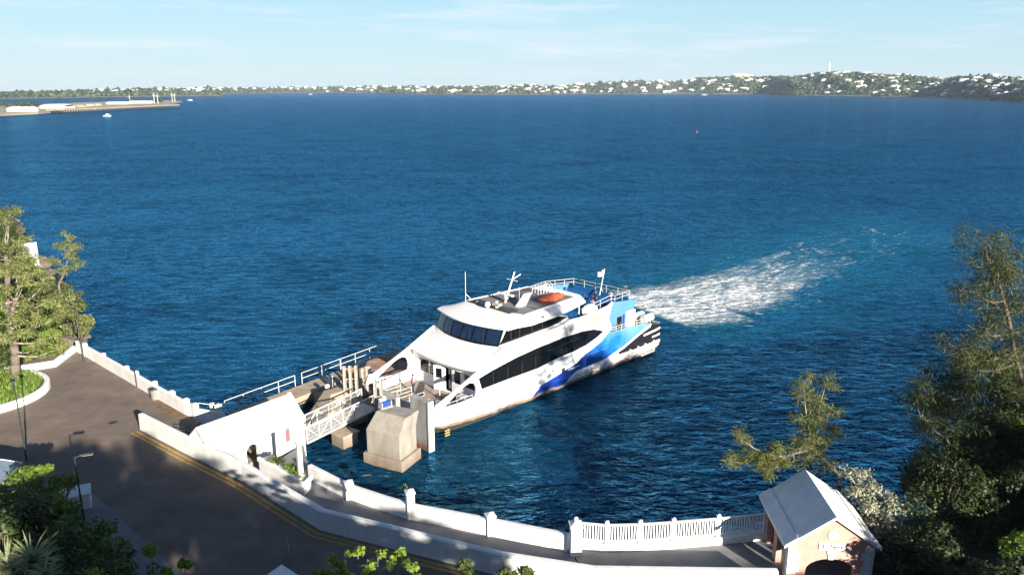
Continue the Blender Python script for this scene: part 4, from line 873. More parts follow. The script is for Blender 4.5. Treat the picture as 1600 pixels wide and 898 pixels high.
# gangway
g0 = Vector((-16.0, 56.0, 1.1)); g1 = Vector((-11.45, 61.2, 1.75)); gd = g1 - g0; GL = gd.xy.length
h = thing('gangway', 'white steel truss gangway from the shelter to the berth', 'gangway', g0, atan2(gd.y, gd.x)); sl_ = gd.z / GL
mb = MB(); mb.add([(0, 0, 0), (GL, 0, gd.z), (GL, 1.9, gd.z), (0, 1.9, 0), (0, 0, -.12), (GL, 0, gd.z - .12), (GL, 1.9, gd.z - .12), (0, 1.9, -.12)], [(0, 1, 2, 3), (7, 6, 5, 4), (0, 4, 5, 1), (3, 2, 6, 7), (0, 3, 7, 4), (1, 5, 6, 2)], GALV); mb.build('deck', h)
for y in (0, 1.9):
    mb = MB(); n = 6; S = [Vector((GL * k / n, y, sl_ * GL * k / n)) for k in range(n + 1)]; up = Vector((0, 0, 1.3))
    mb.tube(S[0], S[-1], .06, RAIL); mb.tube(S[0] + up, S[-1] + up, .055, RAIL)
    for k in range(n + 1): mb.tube(S[k], S[k] + up, .035, RAIL)
    for k in range(n): mb.tube(S[k] if k % 2 else S[k] + up, (S[k + 1] + up) if k % 2 else S[k + 1], .035, RAIL)
    mb.build('side_truss', h); mb = MB()
    for k in range(1, 56): X = GL * k / 56; mb.box((X - .008, y - .008, sl_ * X), (X + .008, y + .008, sl_ * X + 1.28), RAIL)
    for z in (.3, .6, .9): mb.tube((0, y, z), (GL, y, z + gd.z), .012, RAIL, n=5)
    mb.build('mesh_infill', h)

# ================================================================== FERRY
FB = (-6.27, 58.49); FR = radians(45.52)
fer = thing('ferry', 'large white and blue catamaran ferry moored bow first at the berth', 'ferry', (FB[0], FB[1], 0), FR)
BM = 9.4                                                   # beam; local x aft, y to starboard
def livery():
    m = bpy.data.materials.new('ferry_livery'); nt, b = nodes_of(m); N = nt.nodes; Lk = nt.links.new; b.inputs['Roughness'].default_value = .32
    tc = N.new('ShaderNodeTexCoord'); sx = N.new('ShaderNodeSeparateXYZ'); Lk(tc.outputs['Object'], sx.inputs[0]); U, Z = sx.outputs[0], sx.outputs[2]
    def mth(op, a, b_=0.5):
        n = N.new('ShaderNodeMath'); n.operation = op
        for i, q in enumerate((a, b_)):
            if isinstance(q, (int, float)): n.inputs[i].default_value = q
            else: Lk(q, n.inputs[i])
        return n.outputs[0]
    def curve(pts):
        n = N.new('ShaderNodeFloatCurve'); c = n.mapping.curves[0]
        pts = [(0, pts[0][1])] + pts + [(34, pts[-1][1])] if pts[0][0] > 0 else pts + [(34, pts[-1][1])]
        c.points[0].location = (pts[0][0] / 34, pts[0][1] / 6 + .2); c.points[-1].location = (1, pts[-1][1] / 6 + .2)
        for p in pts[1:-1]: c.points.new(p[0] / 34, p[1] / 6 + .2)
        for p in c.points: p.handle_type = 'VECTOR'
        n.mapping.update(); Lk(mth('DIVIDE', U, 34.0), n.inputs['Value']); return mth('MULTIPLY', mth('SUBTRACT', n.outputs[0], .2), 6.0)
    def below(a, c): return mth('LESS_THAN', a, c)
    top = curve([(11.2, -.5), (12.5, 1.25), (14.4, 1.57), (17.8, 2.15), (19.2, 2.75), (21.7, 3.5), (23.3, 4.5), (25, 6)])
    low = curve([(9, -1), (16.0, -.6), (16.8, 1.0), (18, 1.42), (20, 1.40), (22.6, 1.5), (25.5, 2.1), (28.3, 2.95), (30.2, 3.4), (31, 5)])
    grime = curve([(0, .85), (6, .75), (12, .42), (22, .45), (34, .5)])
    blue = mth('MULTIPLY', below(Z, top), mth('GREATER_THAN', Z, low))
    ns = N.new('ShaderNodeTexNoise'); ns.inputs['Scale'].default_value = .55; ns.inputs['Detail'].default_value = 5; Lk(tc.outputs['Object'], ns.inputs['Vector'])
    g = mth('ADD', mth('ADD', mth('MULTIPLY', mth('SUBTRACT', U, 21.0), .085), mth('MULTIPLY', mth('SUBTRACT', Z, 1.0), .16)), mth('MULTIPLY', mth('SUBTRACT', ns.outputs[0], .5), 1.1))
    r = N.new('ShaderNodeValToRGB'); r.color_ramp.elements[0].color = (.008, .035, .26, 1); r.color_ramp.elements[1].color = (.12, .29, .54, 1); k = r.color_ramp.elements.new(.5); k.color = (.012, .15, .52, 1); Lk(g, r.inputs[0])
    def mix(f, a, c):
        n = N.new('ShaderNodeMix'); n.data_type = 'RGBA'; Lk(f, n.inputs['Factor'])
        for i, q in ((6, a), (7, c)):
            if isinstance(q, tuple): n.inputs[i].default_value = (*q, 1)
            else: Lk(q, n.inputs[i])
        return n.outputs[2]
    # black quarter with white stripes at the stern
    lowb = mth('SUBTRACT', low, .28)
    blk = mth('MULTIPLY', mth('MULTIPLY', below(Z, lowb), mth('GREATER_THAN', Z, curve([(24, 1.4), (25, 1.35), (28, 1.25), (32, 1.3)]))), mth('GREATER_THAN', U, 24.6))
    blk = mth('MAXIMUM', blk, mth('MULTIPLY', mth('GREATER_THAN', U, 30.6), mth('GREATER_THAN', Z, 1.3)))
    s1_ = mth('MULTIPLY', below(mth('ABSOLUTE', mth('SUBTRACT', Z, mth('ADD', 2.45, mth('MULTIPLY', mth('SUBTRACT', U, 29.5), .05)))), .11), mth('GREATER_THAN', U, 29.0))
    s2_ = mth('MULTIPLY', below(mth('ABSOLUTE', mth('SUBTRACT', Z, 1.88)), .09), mth('GREATER_THAN', U, 30.6))
    pin = mth('MULTIPLY', below(mth('ABSOLUTE', mth('SUBTRACT', Z, curve([(5, 2.75), (19, 3.3)]))), .035), mth('MULTIPLY', mth('GREATER_THAN', U, 5.4), below(U, 18.2)))
    n2 = N.new('ShaderNodeTexNoise'); n2.inputs['Scale'].default_value = .9; n2.inputs['Detail'].default_value = 7; Lk(tc.outputs['Object'], n2.inputs['Vector'])
    rw = N.new('ShaderNodeValToRGB'); rw.color_ramp.elements[0].position = .35; rw.color_ramp.elements[0].color = (.68, .67, .65, 1); rw.color_ramp.elements[1].position = .6; rw.color_ramp.elements[1].color = (.80, .80, .79, 1); Lk(n2.outputs[0], rw.inputs[0])
    c = mix(blue, rw.outputs[0], r.outputs[0]); c = mix(pin, c, (.10, .26, .52)); c = mix(blk, c, (.012, .012, .014)); c = mix(s1_, c, (.78, .78, .77)); c = mix(s2_, c, (.78, .78, .77))
    gn = mth('ADD', grime, mth('MULTIPLY', mth('SUBTRACT', n2.outputs[0], .5), .7))
    c = mix(below(Z, gn), c, (.30, .22, .15)); c = mix(below(Z, mth('SUBTRACT', gn, .34)), c, (.05, .045, .04)); Lk(c, b.inputs['Base Color'])
    return m
LIV = livery()
def sheer(u):
    return float(np.interp(u, [-1, 0, 2, 5, 22.95, 23.0, 26, 29, 30.2, 31.2, 32.8], [2.75, 2.6, 2.35, 2.4, 2.6, 4.05, 3.95, 3.75, 3.45, 3.25, 3.0]))
# hull shell (plan outline x profile)
half = [(32.7, 1.3), (32.6, .5), (32.2, .1), (31.2, 0)] + [(u, 0) for u in (30.2, 29.2, 28, 27, 26, 25, 24, 23.01, 22.94, 22, 20, 18, 16, 14, 12, 10, 8, 6, 4.5, 3.5)] + [(2.5, .05), (1.6, .22), (.8, .6), (.2, 1.2), (-.15, 2.1), (-.3, 3.3), (-.35, 4.7)]
plan = half + [(u, BM - v) for u, v in half[:-1][::-1]]
def hull_ring(k):       # k: height fraction index
    out = []
    n = len(plan)
    for i, (u, v) in enumerate(plan):
        a = Vector(plan[max(0, i - 1)]); b = Vector(plan[min(n - 1, i + 1)]); t = (b - a).normalized(); nrm = Vector((t.y, -t.x))     # inward?
        if nrm.dot(Vector((16, 4.7)) - Vector((u, v))) < 0: nrm = -nrm
        s = sheer(u); bow = max(0, 1 - max(0, u) / 6)
        zz, ins = [(-.8, .8), (0.0, .38 + .5 * bow), (.55, .16 + .35 * bow), (.95, .0 + .22 * bow), (1.05, -.06 + .2 * bow), (1.18, -.06 + .18 * bow), (1.26, .0 + .14 * bow), (s, 0)][k]
        out.append((u + nrm.x * ins, v + nrm.y * ins, zz))
    return out
mb = MB(); rg = [hull_ring(k) for k in range(8)]; mb.grid(rg, LIV)
mb.add([p for r in rg for p in (r[0], r[-1])], [(2 * i, 2 * i + 1, 2 * i + 3, 2 * i + 2) for i in range(7)], LIV)
mb.grid([rg[7], [(u * .994 + .1, v + (.14 if v < 4.7 else -.14), sheer(u)) for u, v in plan], [(u * .994 + .1, v + (.14 if v < 4.7 else -.14), 1.6 if u < 22.97 else 2.7) for u, v in plan]], PAINT)
hull = mb.build('hull', fer, True, split=30)
mb = MB()
for k in range(3):  # fender rub strips at the stern quarter
    pass
mb.prism([(u * .99 + .12, v + (.1 if v < 4.7 else -.1)) for u, v in plan if u < 22.97][::1], 1.3, 1.6, DECK); mb.build('fore_deck', fer)
mb = MB(); mb.prism([(22.6, .12), (32.3, .3), (32.3, BM - .3), (22.6, BM - .12)], 2.35, 2.72, DECK); mb.build('aft_deck', fer)
# side panels with arch opening
SPO = [(-.1, 2.45), (22.98, 2.62), (23.3, 4.6), (22.75, 5.7), (23.4, 7.25), (22.6, 6.98), (20.5, 6.80), (18.1, 6.70), (16.9, 6.80), (15.5, 6.50), (12.5, 6.36), (9.5, 6.25), (7.8, 6.17), (6.3, 5.5), (4.9, 4.85), (3.8, 4.4), (2.2, 3.78), (1.0, 3.35), (.2, 3.12)]
ARC = [(1.0, 2.68), (1.5, 3.0), (2.4, 3.5), (3.3, 3.92), (3.9, 4.05), (4.35, 3.9), (4.6, 3.5), (4.66, 3.0), (4.55, 2.62), (3.0, 2.56)]
SWI = [(5.25, 3.1), (8.6, 3.14), (12.3, 3.12), (14.9, 3.42), (17.5, 3.5), (19.4, 3.72), (20.9, 4.1), (22.0, 4.5), (20.4, 5.05), (18.5, 5.24), (15.8, 5.27), (12.3, 5.11), (9.4, 4.87), (6.5, 4.46), (4.9, 4.15)]
UWI = [(7.9, 6.28), (9.5, 6.31), (12.5, 6.42), (14.2, 6.48), (15.6, 6.6), (16.9, 6.96), (15.6, 7.3), (14.4, 7.45), (12.4, 7.58), (9.1, 7.55), (8.75, 7.5)]
for s in (0, 1):
    y0 = (lambda o: -.012 + o) if s == 0 else (lambda o: BM + .012 - o)
    mb = MB(); mb.plate(SPO, [ARC], lambda a, b, o: (a, y0(o), b), .16, LIV); mb.build('side_panel', fer)
    yw = (lambda o: -.03 + o) if s == 0 else (lambda o: BM + .03 - o)
    mb = MB(); mb.plate(SWI, [], lambda a, b, o: (a, yw(o), b), .03, GLASS); win = mb.build('side_window', fer)
    mb = MB(); ym = (lambda o: -.045 + o) if s == 0 else (lambda o: BM + .045 - o)
    for u in (6.6, 8.4, 10.2, 12, 13.8, 15.6, 17.4, 19.2): mb = MB(); mb.plate([(u - .025, 3.2), (u + .025, 3.2), (u + .025, 4.3), (u - .025, 4.3)], [], lambda a, b, o: (a, ym(o), b), .012, DARKM); mb.build('mullion', win)
    mb = MB()
    mb.plate([(13.2, 4.46), (18.6, 4.66), (18.6, 4.70), (13.2, 4.5)], [], lambda a, b, o: (a, ym(o), b), .012, DARKM)
    mb.build('blind_rail', win)
    mb = MB(); yt = (lambda a, o: .02 + o + 0) if s == 0 else (lambda a, o: BM - .02 - o)
    # rubbing strake
    for (ua, za, ub, zb_) in [(.9, .62, 23, 1.5)]:
        ys_ = -.1 if s == 0 else BM + .1
# cabin front bulkhead with windows and open door
mb = MB(); BU = 5.15
wins = [(6.9, 8.2), (5.75, 6.75), (2.6, 3.45), (.7, 2.1)]
mb.plate([(.16, 1.6), (BM - .16, 1.6), (BM - .16, 4.85), (4.7, 4.55), (.16, 4.85)], [[(a, 2.75), (b, 2.75), (b, 3.95), (a, 3.95)] for a, b in wins] + [[(3.75, 1.75), (4.7, 1.75), (4.7, 3.95), (3.75, 3.95)]], lambda a, b, o: (BU + o, a, b), .12, PAINT); bh = mb.build('front_bulkhead', fer)
mb = MB(); mb.box((BU + .3, .3, 1.62), (22.9, BM - .3, 4.4), GLASS); mb.build('cabin_interior', fer)
for a, b in wins: mb = MB(); mb.box((BU + .04, a, 2.75), (BU + .07, b, 3.95), GLASS); mb.build('window', bh)
M = Matrix.Translation((BU - .02, 4.75, 0)) @ Matrix.Rotation(radians(115), 4, 'Z')
mb = MB(); mb.plate([(0, 1.7), (1.0, 1.7), (1.0, 4.0), (0, 4.0)], [[(.2, 2.85), (.8, 2.85), (.8, 3.75), (.2, 3.75)]], lambda a, b, o: M @ Vector((a, o, b)), .06, HOODW); dr = mb.build('door', fer)
mb = MB(); mb.box((.2, .02, 2.85), (.8, .04, 3.75), GLASS, M); mb.build('door_window', dr)
# hood: sloping white deck from cabin front up to the windscreen
def ubase(v): return 6.95 + .05 * (v - 4.7) ** 2
rows = []
for i in range(11):
    s = i / 10; row = []
    for j in range(25):
        v = .0 + BM * j / 24; q = ((v - 4.7) / 4.7) ** 2; uf = 4.75 - .25 * (1 - q) + .1; zf = 4.55 + .30 * q; ub = ubase(v) + .12; zb = 6.13 + .05 * q
        u = uf + (ub - uf) * s; z = zf + (zb - zf) * (s * .86 + .14 * sin(s * pi / 2)); row.append((u, v, z))
    rows.append(row)
mb = MB(); mb.grid(rows, HOODW); mb.grid([rows[0], [(p[0] + .02, p[1], p[2] - .16) for p in rows[0]], [(p[0] + .5, p[1], p[2] - .16) for p in rows[0]]], HOODW); hood = mb.build('hood', fer, True)
mb = MB()
for (u, v, l) in [(6.4, 4.0, .5), (5.4, 6.4, .22), (5.3, 3.2, .18)]: mb.box((u, v, 5.0), (u + .12, v + l, 6.0), DARKM)
mb = MB()
# faint grey lettering strip on the hood
for k in range(11): 
    if k == 4: continue
    v = 4.9 - k * .17; u = 6.35; z = 5.62 + .0
    mb.add([(u, v, z + .03), (u + .2, v, z + .145), (u + .2, v - .1, z + .145), (u, v - .1, z + .03)], [(0, 1, 2, 3)], GALV)
mb.build('hull_name', hood)
# upper cabin: windscreen
def wtop(v): return (7.75 + .045 * (v - 4.7) ** 2)
NV = 29
vs_ = [.55 + (BM - 1.1) * j / (NV - 1) for j in range(NV)]
mb = MB(); mb.grid([[(ubase(v), v, 6.08) for v in vs_], [(wtop(v), v, 7.66) for v in vs_]], GLASS); ws = mb.build('windscreen', fer, True)
npn = 6
for k in range(npn):
    a = .62 + (BM - 1.24) * k / npn + .09; b = .62 + (BM - 1.24) * (k + 1) / npn - .09
    def q(v, s): u = ubase(v) + (wtop(v) - ubase(v)) * s; return (u - .03, v, 6.08 + 1.58 * s + .012)
    mb = MB(); mb.grid([[q(a + (b - a) * t / 3, s) for t in range(4)] for s in (.13, .86)], GLASSB); mb.build('pane', ws)
mb = MB()
for v in (1.9, 3.4, 6.1, 7.4): mb.tube((ubase(v) - .1, v, 6.3), (ubase(v + .5) + .45, v + .45, 7.1), .02, DARKM, n=5)
mb.build('wiper', ws)
# upper cabin sides & rear
for s in (0, 1):
    yy = (lambda o: .50 + o) if s == 0 else (lambda o: BM - .50 - o)
    mb = MB(); mb.plate([(7.8, 5.9), (17.0, 5.9), (17.0, 7.0), (15.6, 7.45), (12.4, 7.75), (8.6, 7.7)], [], lambda a, b, o: (a, yy(o), b), .12, PAINT); mb.build('upper_side', fer)
    y2 = (lambda o: .47 + o) if s == 0 else (lambda o: BM - .47 - o)
    mb = MB(); mb.plate(UWI, [], lambda a, b, o: (a, y2(o), b), .028, GLASS); wn = mb.build('upper_window', fer)
    for u in (9.3, 10.4, 12.0, 13.4): mb = MB(); mb.plate([(u - .03, 6.45), (u + .03, 6.45), (u + .03, 7.45), (u - .03, 7.45)], [], lambda a, b, o: (a, y2(o) + (-.014 if s == 0 else .014), b), .012, DARKM); mb.build('mullion', wn)
mb = MB(); mb.box((7.9, .55, 5.85), (13.0, BM - .55, 5.98), DECK); mb.box((12.9, .62, 5.98), (13.0, BM - .62, 7.7), PAINT); mb.build('wheelhouse_rear', fer)
mb = MB(); mb.box((8.9, 2.0, 6.0), (9.6, 7.4, 6.9), DARKM); mb.build('helm_console', fer)
# ledge between side panel and upper cabin
for s in (0, 1):
    mb = MB(); ya, yb = (.14, .52) if s == 0 else (BM - .52, BM - .14); mb.grid([[(u, ya, np.interp(u, [7.8, 12.5, 15.5, 17], [6.14, 6.33, 6.46, 6.78])) for u in np.linspace(7.8, 17, 12)], [(u, yb, np.interp(u, [7.8, 12.5, 15.5, 17], [6.16, 6.34, 6.47, 6.79])) for u in np.linspace(7.8, 17, 12)]], PAINT); mb.build('side_ledge', fer, True)
# roof
def rfront(v): return 7.35 + .052 * (v - 4.7) ** 2
def rhalf(u): return float(np.interp(u, [7, 9, 11, 14, 17, 20.6], [4.55, 4.85, 4.95, 4.85, 4.4, 3.5]))
cs = [-1.0, -.97, -.9, -.76, -.6, -.3, 0, .3, .6, .76, .9, .97, 1.0]; rows = []
for i in range(24):
    t = i / 23; row = []
    for c in cs:
        vv = 4.7 + c * (4.5 if t == 0 else 1) ; u0 = rfront(4.7 + c * 4.55); u = u0 + (20.5 + .35 * (1 - abs(c)) - u0) * t; v = 4.7 + c * rhalf(u)
        z = 7.72 + .42 * min(1, (u - u0) / 3.6) ** .6 * (1 if (u - u0) > 0 else 0)
        ax = abs(c); z = min(z, 8.14); side = max(0, (ax - .74) / .26); z -= side ** 1.3 * .50 * min(1, (u - u0) / 3)
        row.append((u, v, z))
    rows.append(row)
low_ = [[(p[0], p[1], min(p[2], 7.75) - .12) for p in r] for r in rows]
mb = MB(); mb.grid(rows, HOODW); mb.grid(low_, PAINT)
mb.grid([rows[0], low_[0]], PAINT); mb.grid([rows[-1], low_[-1]], PAINT); mb.grid([[r[0] for r in rows], [r[0] for r in low_]], PAINT); mb.grid([[r[-1] for r in rows], [r[-1] for r in low_]], PAINT)
roof = mb.build('roof', fer, True, split=50)
mb = MB(); mb.prism([(11.7, 1.15), (19.6, 1.9), (18.9, 7.6), (11.6, 8.15), (11.0, 6.9), (10.9, 3.4)], 8.145, 8.165, SUNDK); mb.build('roof_mat', roof)
mb = MB()
for (x0, y0, x1, y1) in [(11.3, 5.4, 19.2, 5.75), (13.6, 1.5, 13.9, 7.8), (17.0, 3.4, 19.3, 3.7), (16.4, 2.0, 17.9, 3.4), (15.0, 6.8, 18.9, 7.05)]: mb.box((x0, y0, 8.167), (x1, y1, 8.18), mat('dark_roof_strip', (.085, .075, .075), .8))
mb.build('roof_strip', roof)
mb = MB(); mb.box((11.0, 4.6, 8.17), (12.3, 8.0, 8.2), DARKM); mb.box((10.9, 2.2, 8.17), (12.0, 4.0, 8.3), DARKM); mb.build('roof_hatch', roof)
mb = MB(); mb.grid([[(p[0], p[1], p[2]) for p in ((11.5, .95, 8.14), (19.75, 1.7, 8.14))], [(11.5, .95, 8.2), (19.75, 1.7, 8.2)]], PAINT)
for a, b in (((11.5, .98), (19.9, 1.72)), ((11.4, 8.35), (19.2, 7.78)), ((19.9, 1.72), (19.2, 7.78))): mb.tube((*a, 8.17), (*b, 8.17), .05, PAINT, n=6)
mb.build('roof_coaming', roof)
mb = MB(); mb.add([(12.9, 3.05, 8.15), (13.9, 3.05, 8.15), (14.75, 3.05, 9.25), (13.95, 3.05, 9.25), (12.9, 3.5, 8.15), (13.9, 3.5, 8.15), (14.75, 3.35, 9.25), (13.95, 3.35, 9.25)], [(0, 1, 2, 3), (7, 6, 5, 4), (0, 4, 5, 1), (1, 5, 6, 2), (2, 6, 7, 3), (3, 7, 4, 0)], PAINT); mb.build('roof_fin', fer)
mb = MB(); mb.tube((13.3, 5.2, 8.15), (14.6, 5.2, 10.95), .10, PAINT, .06); mb.tube((14.25, 4.5, 10.2), (14.25, 5.9, 10.2), .035, PAINT); mb.tube((14.3, 5.2, 10.25), (15.4, 5.2, 10.55), .05, PAINT); mb.tube((14.6, 5.2, 10.9), (14.6, 5.2, 11.3), .015, DARKM); ms_ = mb.build('mast', fer)
mb = MB(); mb.box((13.35, 4.3, 8.85), (13.6, 6.3, 9.0), PAINT); mb.tube((13.45, 5.2, 8.5), (13.45, 5.2, 8.9), .2, PAINT); mb.build('radar', ms_)
mb = MB(); mb.tube((13.6, 3.6, 8.15), (13.6, 3.6, 9.9), .015, PAINT, n=5); mb.tube((11.05, 8.3, 7.95), (11.05, 8.3, 11.05), .03, PAINT, .015, n=6); mb.tube((11.05, 8.3, 8.9), (11.7, 8.0, 8.1), .025, PAINT, n=5); mb.build('antenna', fer)
mb = MB(); mb.tube((11.2, 4.2, 8.15), (11.2, 4.2, 8.9), .13, HOODW); mb.box((10.9, 3.7, 8.5), (11.4, 4.5, 8.75), BEIGE); mb.sphere((10.7, 4.9, 8.55), .28, PAINT, 12, 8); mb.tube((10.7, 4.9, 8.15), (10.7, 4.9, 8.4), .08, PAINT); mb.build('searchlight', fer); mb = MB(); mb.tube((11.1, 6.8, 8.15), (11.1, 6.8, 8.3), .06, DARKM); mb.sphere((11.1, 6.8, 8.4), .22, DARKM, 10, 6); mb.build('horn', fer)
mb = MB(); rr = random.Random(4)
mb.sphere((17.1, 2.65, 8.4), (1.75, .62, .36), ORANGE, 22, 10, .09, rr); mb.build('life_raft', fer, True, split=80)
mb = MB(); 
for k in range(6): x = 17.4 + k * .42; mb.path([(x, 4.7, 8.16), (x, 4.7, 8.95), (x + .05, 5.15, 9.05), (x + .05, 5.5, 8.9), (x, 5.5, 8.16)], .025, PAINT, n=6)
mb.tube((17.4, 4.7, 8.7), (19.5, 4.7, 8.7), .022, PAINT, n=6); mb.tube((17.4, 5.5, 8.7), (19.5, 5.5, 8.7), .022, PAINT, n=6); mb.build('ladder_hoops', fer)
mb = MB(); mb.box((12.9, .05, 7.78), (13.2, .12, 7.9), DARKM); mb.build('side_light', fer)
# roof posts and aft upper deck
for v in (.5, BM - .5):
    for u in (19.9,): mb = MB(); mb.tube((u, v if v > 4 else 1.5, 6.1), (u, v if v > 4 else 1.5, 7.6), .06, PAINT); mb.build('roof_post', fer)
mb = MB(); mb.prism([(12.9, .16), (27.0, .16), (27.5, 1.0), (27.5, BM - 1), (27.0, BM - .16), (12.9, BM - .16)], 5.72, 5.95, mat('blue_grey_deck', (.10, .16, .22), .8, .15, 1)); mb.build('upper_deck', fer)
def seat_row(u, v0, v1):
    mb = MB(); n = int((v1 - v0) / .5)
    for k in range(n):
        y = v0 + (k + .5) * (v1 - v0) / n; mb.box((u - .2, y - .2, 6.35), (u + .22, y + .2, 6.42), SEATB); mb.add([(u + .2, y - .2, 6.42), (u + .2, y + .2, 6.42), (u + .34, y + .2, 6.92), (u + .34, y - .2, 6.92), (u + .25, y - .2, 6.42), (u + .25, y + .2, 6.42), (u + .39, y + .2, 6.92), (u + .39, y - .2, 6.92)], [(0, 1, 2, 3), (7, 6, 5, 4), (0, 4, 5, 1), (1, 5, 6, 2), (2, 6, 7, 3), (3, 7, 4, 0)], SEATB)
    for y in (v0 + .3, v1 - .3): mb.box((u - .05, y - .04, 5.95), (u + .05, y + .04, 6.35), GALV)
    mb.build('seat_row', fer)
for k in range(11):
    u = 14.6 + k * 1.05; seat_row(u, 1.0 if u < 23 else 1.6, 4.2); seat_row(u, 5.2, BM - 1.0)
# aft fascia (light blue wing) and blue stern housing
for s in (0, 1):
    yy = (lambda o: .0 + o) if s == 0 else (lambda o: BM - .0 - o)
    mb = MB(); mb.plate([(23.35, 7.2), (24.5, 7.05), (27.5, 6.75), (27.2, 6.25), (26.9, 5.75), (24.4, 5.85), (23.95, 5.2), (23.5, 4.7), (23.2, 4.9), (22.75, 5.68)], [], lambda a, b, o: (a, yy(o), b), .14, LBLUE); mb.build('wing', fer)
mb = MB(); mb.plate([(24.2, 2.7), (25.35, 2.7), (25.35, 5.0), (26.25, 5.0), (26.25, 2.7), (26.8, 2.7), (26.8, 5.72), (23.6, 5.72), (22.97, 4.4), (22.97, 2.7)], [], lambda a, b, o: (a, .9 + o, b), .15, LBLUE)
mb.plate([(22.97, 2.7), (26.8, 2.7), (26.8, 5.72), (22.97, 5.72)], [], lambda a, b, o: (a, BM - .9 - o, b), .15, LBLUE); mb.box((26.65, 1.06, 2.7), (26.8, BM - 1.06, 5.715), LBLUE); hs = mb.build('aft_housing', fer)
mb = MB(); mb.box((25.35, 1.0, 2.75), (26.25, 1.04, 5.0), GLASS); mb.tube((25.45, .93, 3.0), (26.1, .93, 4.3), .03, YELL, n=5); mb.tube((26.1, .93, 3.0), (25.45, .93, 4.3), .03, YELL, n=5); mb.build('doorway', hs)
mb = MB(); mb.box((26.35, .82, 2.75), (26.6, .9, 5.1), DBLUE); mb.build('door_pillar', hs)
mb = MB(); mb.box((26.85, .8, 2.72), (28.4, 2.2, 5.35), PAINT); mb.box((27.0, .78, 2.9), (27.55, .8, 5.1), HOODW); mb.box((27.7, .78, 2.9), (28.25, .8, 5.1), HOODW); mb.build('stern_locker', fer, bevel=.03)
mb = MB(); mb.tube((30.2, 1.0, 3.75), (31.7, 1.0, 3.75), .42, PAINT, n=16); mb.box((30.5, .8, 2.7), (30.6, 1.2, 3.5), GALV); mb.box((31.3, .8, 2.7), (31.4, 1.2, 3.5), GALV); mb.tube((30.2, 2.2, 3.75), (31.7, 2.2, 3.75), .42, PAINT, n=16); mb.box((30.5, 2.0, 2.7), (31.4, 2.4, 3.4), GALV); mb.build('raft_canister', fer, True)
mb = MB(); mb.box((28.9, .6, 2.72), (29.8, 1.5, 3.5), GALV); mb.tube((29.3, 1.0, 3.5), (29.3, 1.0, 4.1), .15, DARKM); mb.tube((28.6, .4, 3.9), (29.9, .9, 3.1), .05, BEIGE); mb.build('deck_gear', fer)
def fe_rail(name, pts, hgt=1.0, post=1.3, parent=None, m=RAIL, n=2):
    mb = MB(); 
    for k in range(n): z = hgt * (k + 1) / n; mb.path([(p[0], p[1], p[2] + z) for p in pts], .028, m, n=6)
    for a, b in zip(pts, pts[1:]):
        a = Vector(a); b = Vector(b); c = max(1, int((b - a).length / post))
        for k in range(c + 1): q = a.lerp(b, k / c); mb.tube(q, q + Vector((0, 0, hgt)), .028, m, n=6)
    return mb.build(name, parent or fer)
fe_rail('aft_rail', [(23.3, .1, 3.95), (26, .1, 3.9), (29.6, .1, 3.65)], .55, .8)
fe_rail('aft_rail', [(23.3, BM - .1, 3.95), (29.6, BM - .1, 3.65)], .55, .8)
fe_rail('upper_rail', [(19.9, .25, 6.75), (23.4, .25, 7.15), (24.2, .4, 6.9), (27.4, .9, 6.75), (27.4, BM - .9, 6.75), (23.4, BM - .25, 7.0), (18.5, BM - .25, 6.75)], .75, 1.3)
mb = MB(); mb.box((27.3, 1.0, 5.95), (27.45, BM - 1.0, 6.75), SEATB); mb.build('aft_screen', fer)
# white bulky locker behind the roof tip
mb = MB(); mb.sphere((20.9, 1.0, 6.75), (1.1, .6, .55), HOODW, 18, 10, .03, rr); mb.box((20.2, .3, 5.95), (21.8, 1.5, 6.5), HOODW); mb.build('covered_boat', fer, True)
mb = MB(); mb.plate([(20.0, 5.65), (21.3, 5.85), (21.3, 6.45), (20.2, 6.4)], [], lambda a, b, o: (a, -.03 + o, b), .015, BEIGE); mb.build('vent_panel', fer)
# flag
mb = MB(); mb.tube((26.7, 4.4, 5.95), (27.6, 4.4, 9.25), .05, PAINT, .03); mb.tube((27.05, 4.4, 7.2), (28.0, 4.6, 6.2), .03, PAINT, n=6); fp = mb.build('flagpole', fer)
FLAGM = mat('faded_flag', (.62, .60, .64), .8, .3, 6, dirt=(.30, .12, .16))
rows = [[(27.5 - .95 * i / 8, 4.4 + .10 * sin(i * .9 + j * .4), 9.1 - .55 * j / 4 - .10 * i / 8 + .04 * sin(i)) for i in range(9)] for j in range(5)]
mb = MB(); mb.grid(rows, FLAGM); mb.grid([[(p[0], p[1] + .01, p[2]) for p in r] for r in rows], FLAGM); mb.build('flag', fp, True)
# bow rails, fittings
fe_rail('bow_rail', [(.6, 1.6, 1.6), (2.0, .5, 1.6), (4.6, .45, 1.6)], 1.05, .8, n=3)
fe_rail('bow_rail', [(.5, BM - 1.6, 1.6), (2.0, BM - .5, 1.6), (4.6, BM - .45, 1.6)], 1.05, .8, n=3)
for v in (2.3, 3.9, 5.6, 7.2): fe_rail('deck_barrier', [(.5, v, 1.6), (2.1, v, 1.6)], 1.05, .8, n=3)
mb = MB(); mb.box((3.4, 2.3, 1.6), (4.3, 3.2, 2.1), DARKM); mb.box((4.0, .8, 1.6), (4.8, 1.9, 2.3), HOODW); mb.tube((3.6, 3.6, 1.6), (3.6, 3.6, 2.5), .06, GALV); mb.tube((2.6, 2.2, 1.6), (2.6, 2.2, 2.1), .14, DARKM); mb.tube((2.6, 1.8, 1.6), (2.6, 1.8, 2.1), .14, DARKM); mb.build('deck_box', fer)
mb = MB(); mb.tube((-.25, 4.1, 1.5), (-1.4, 4.1, .9), .05, GALV); 
for k in range(8): mb.box((-1.6 + k * .3, 3.2, 1.68), (-1.45 + k * .3, 6.2, 1.74), GALV)
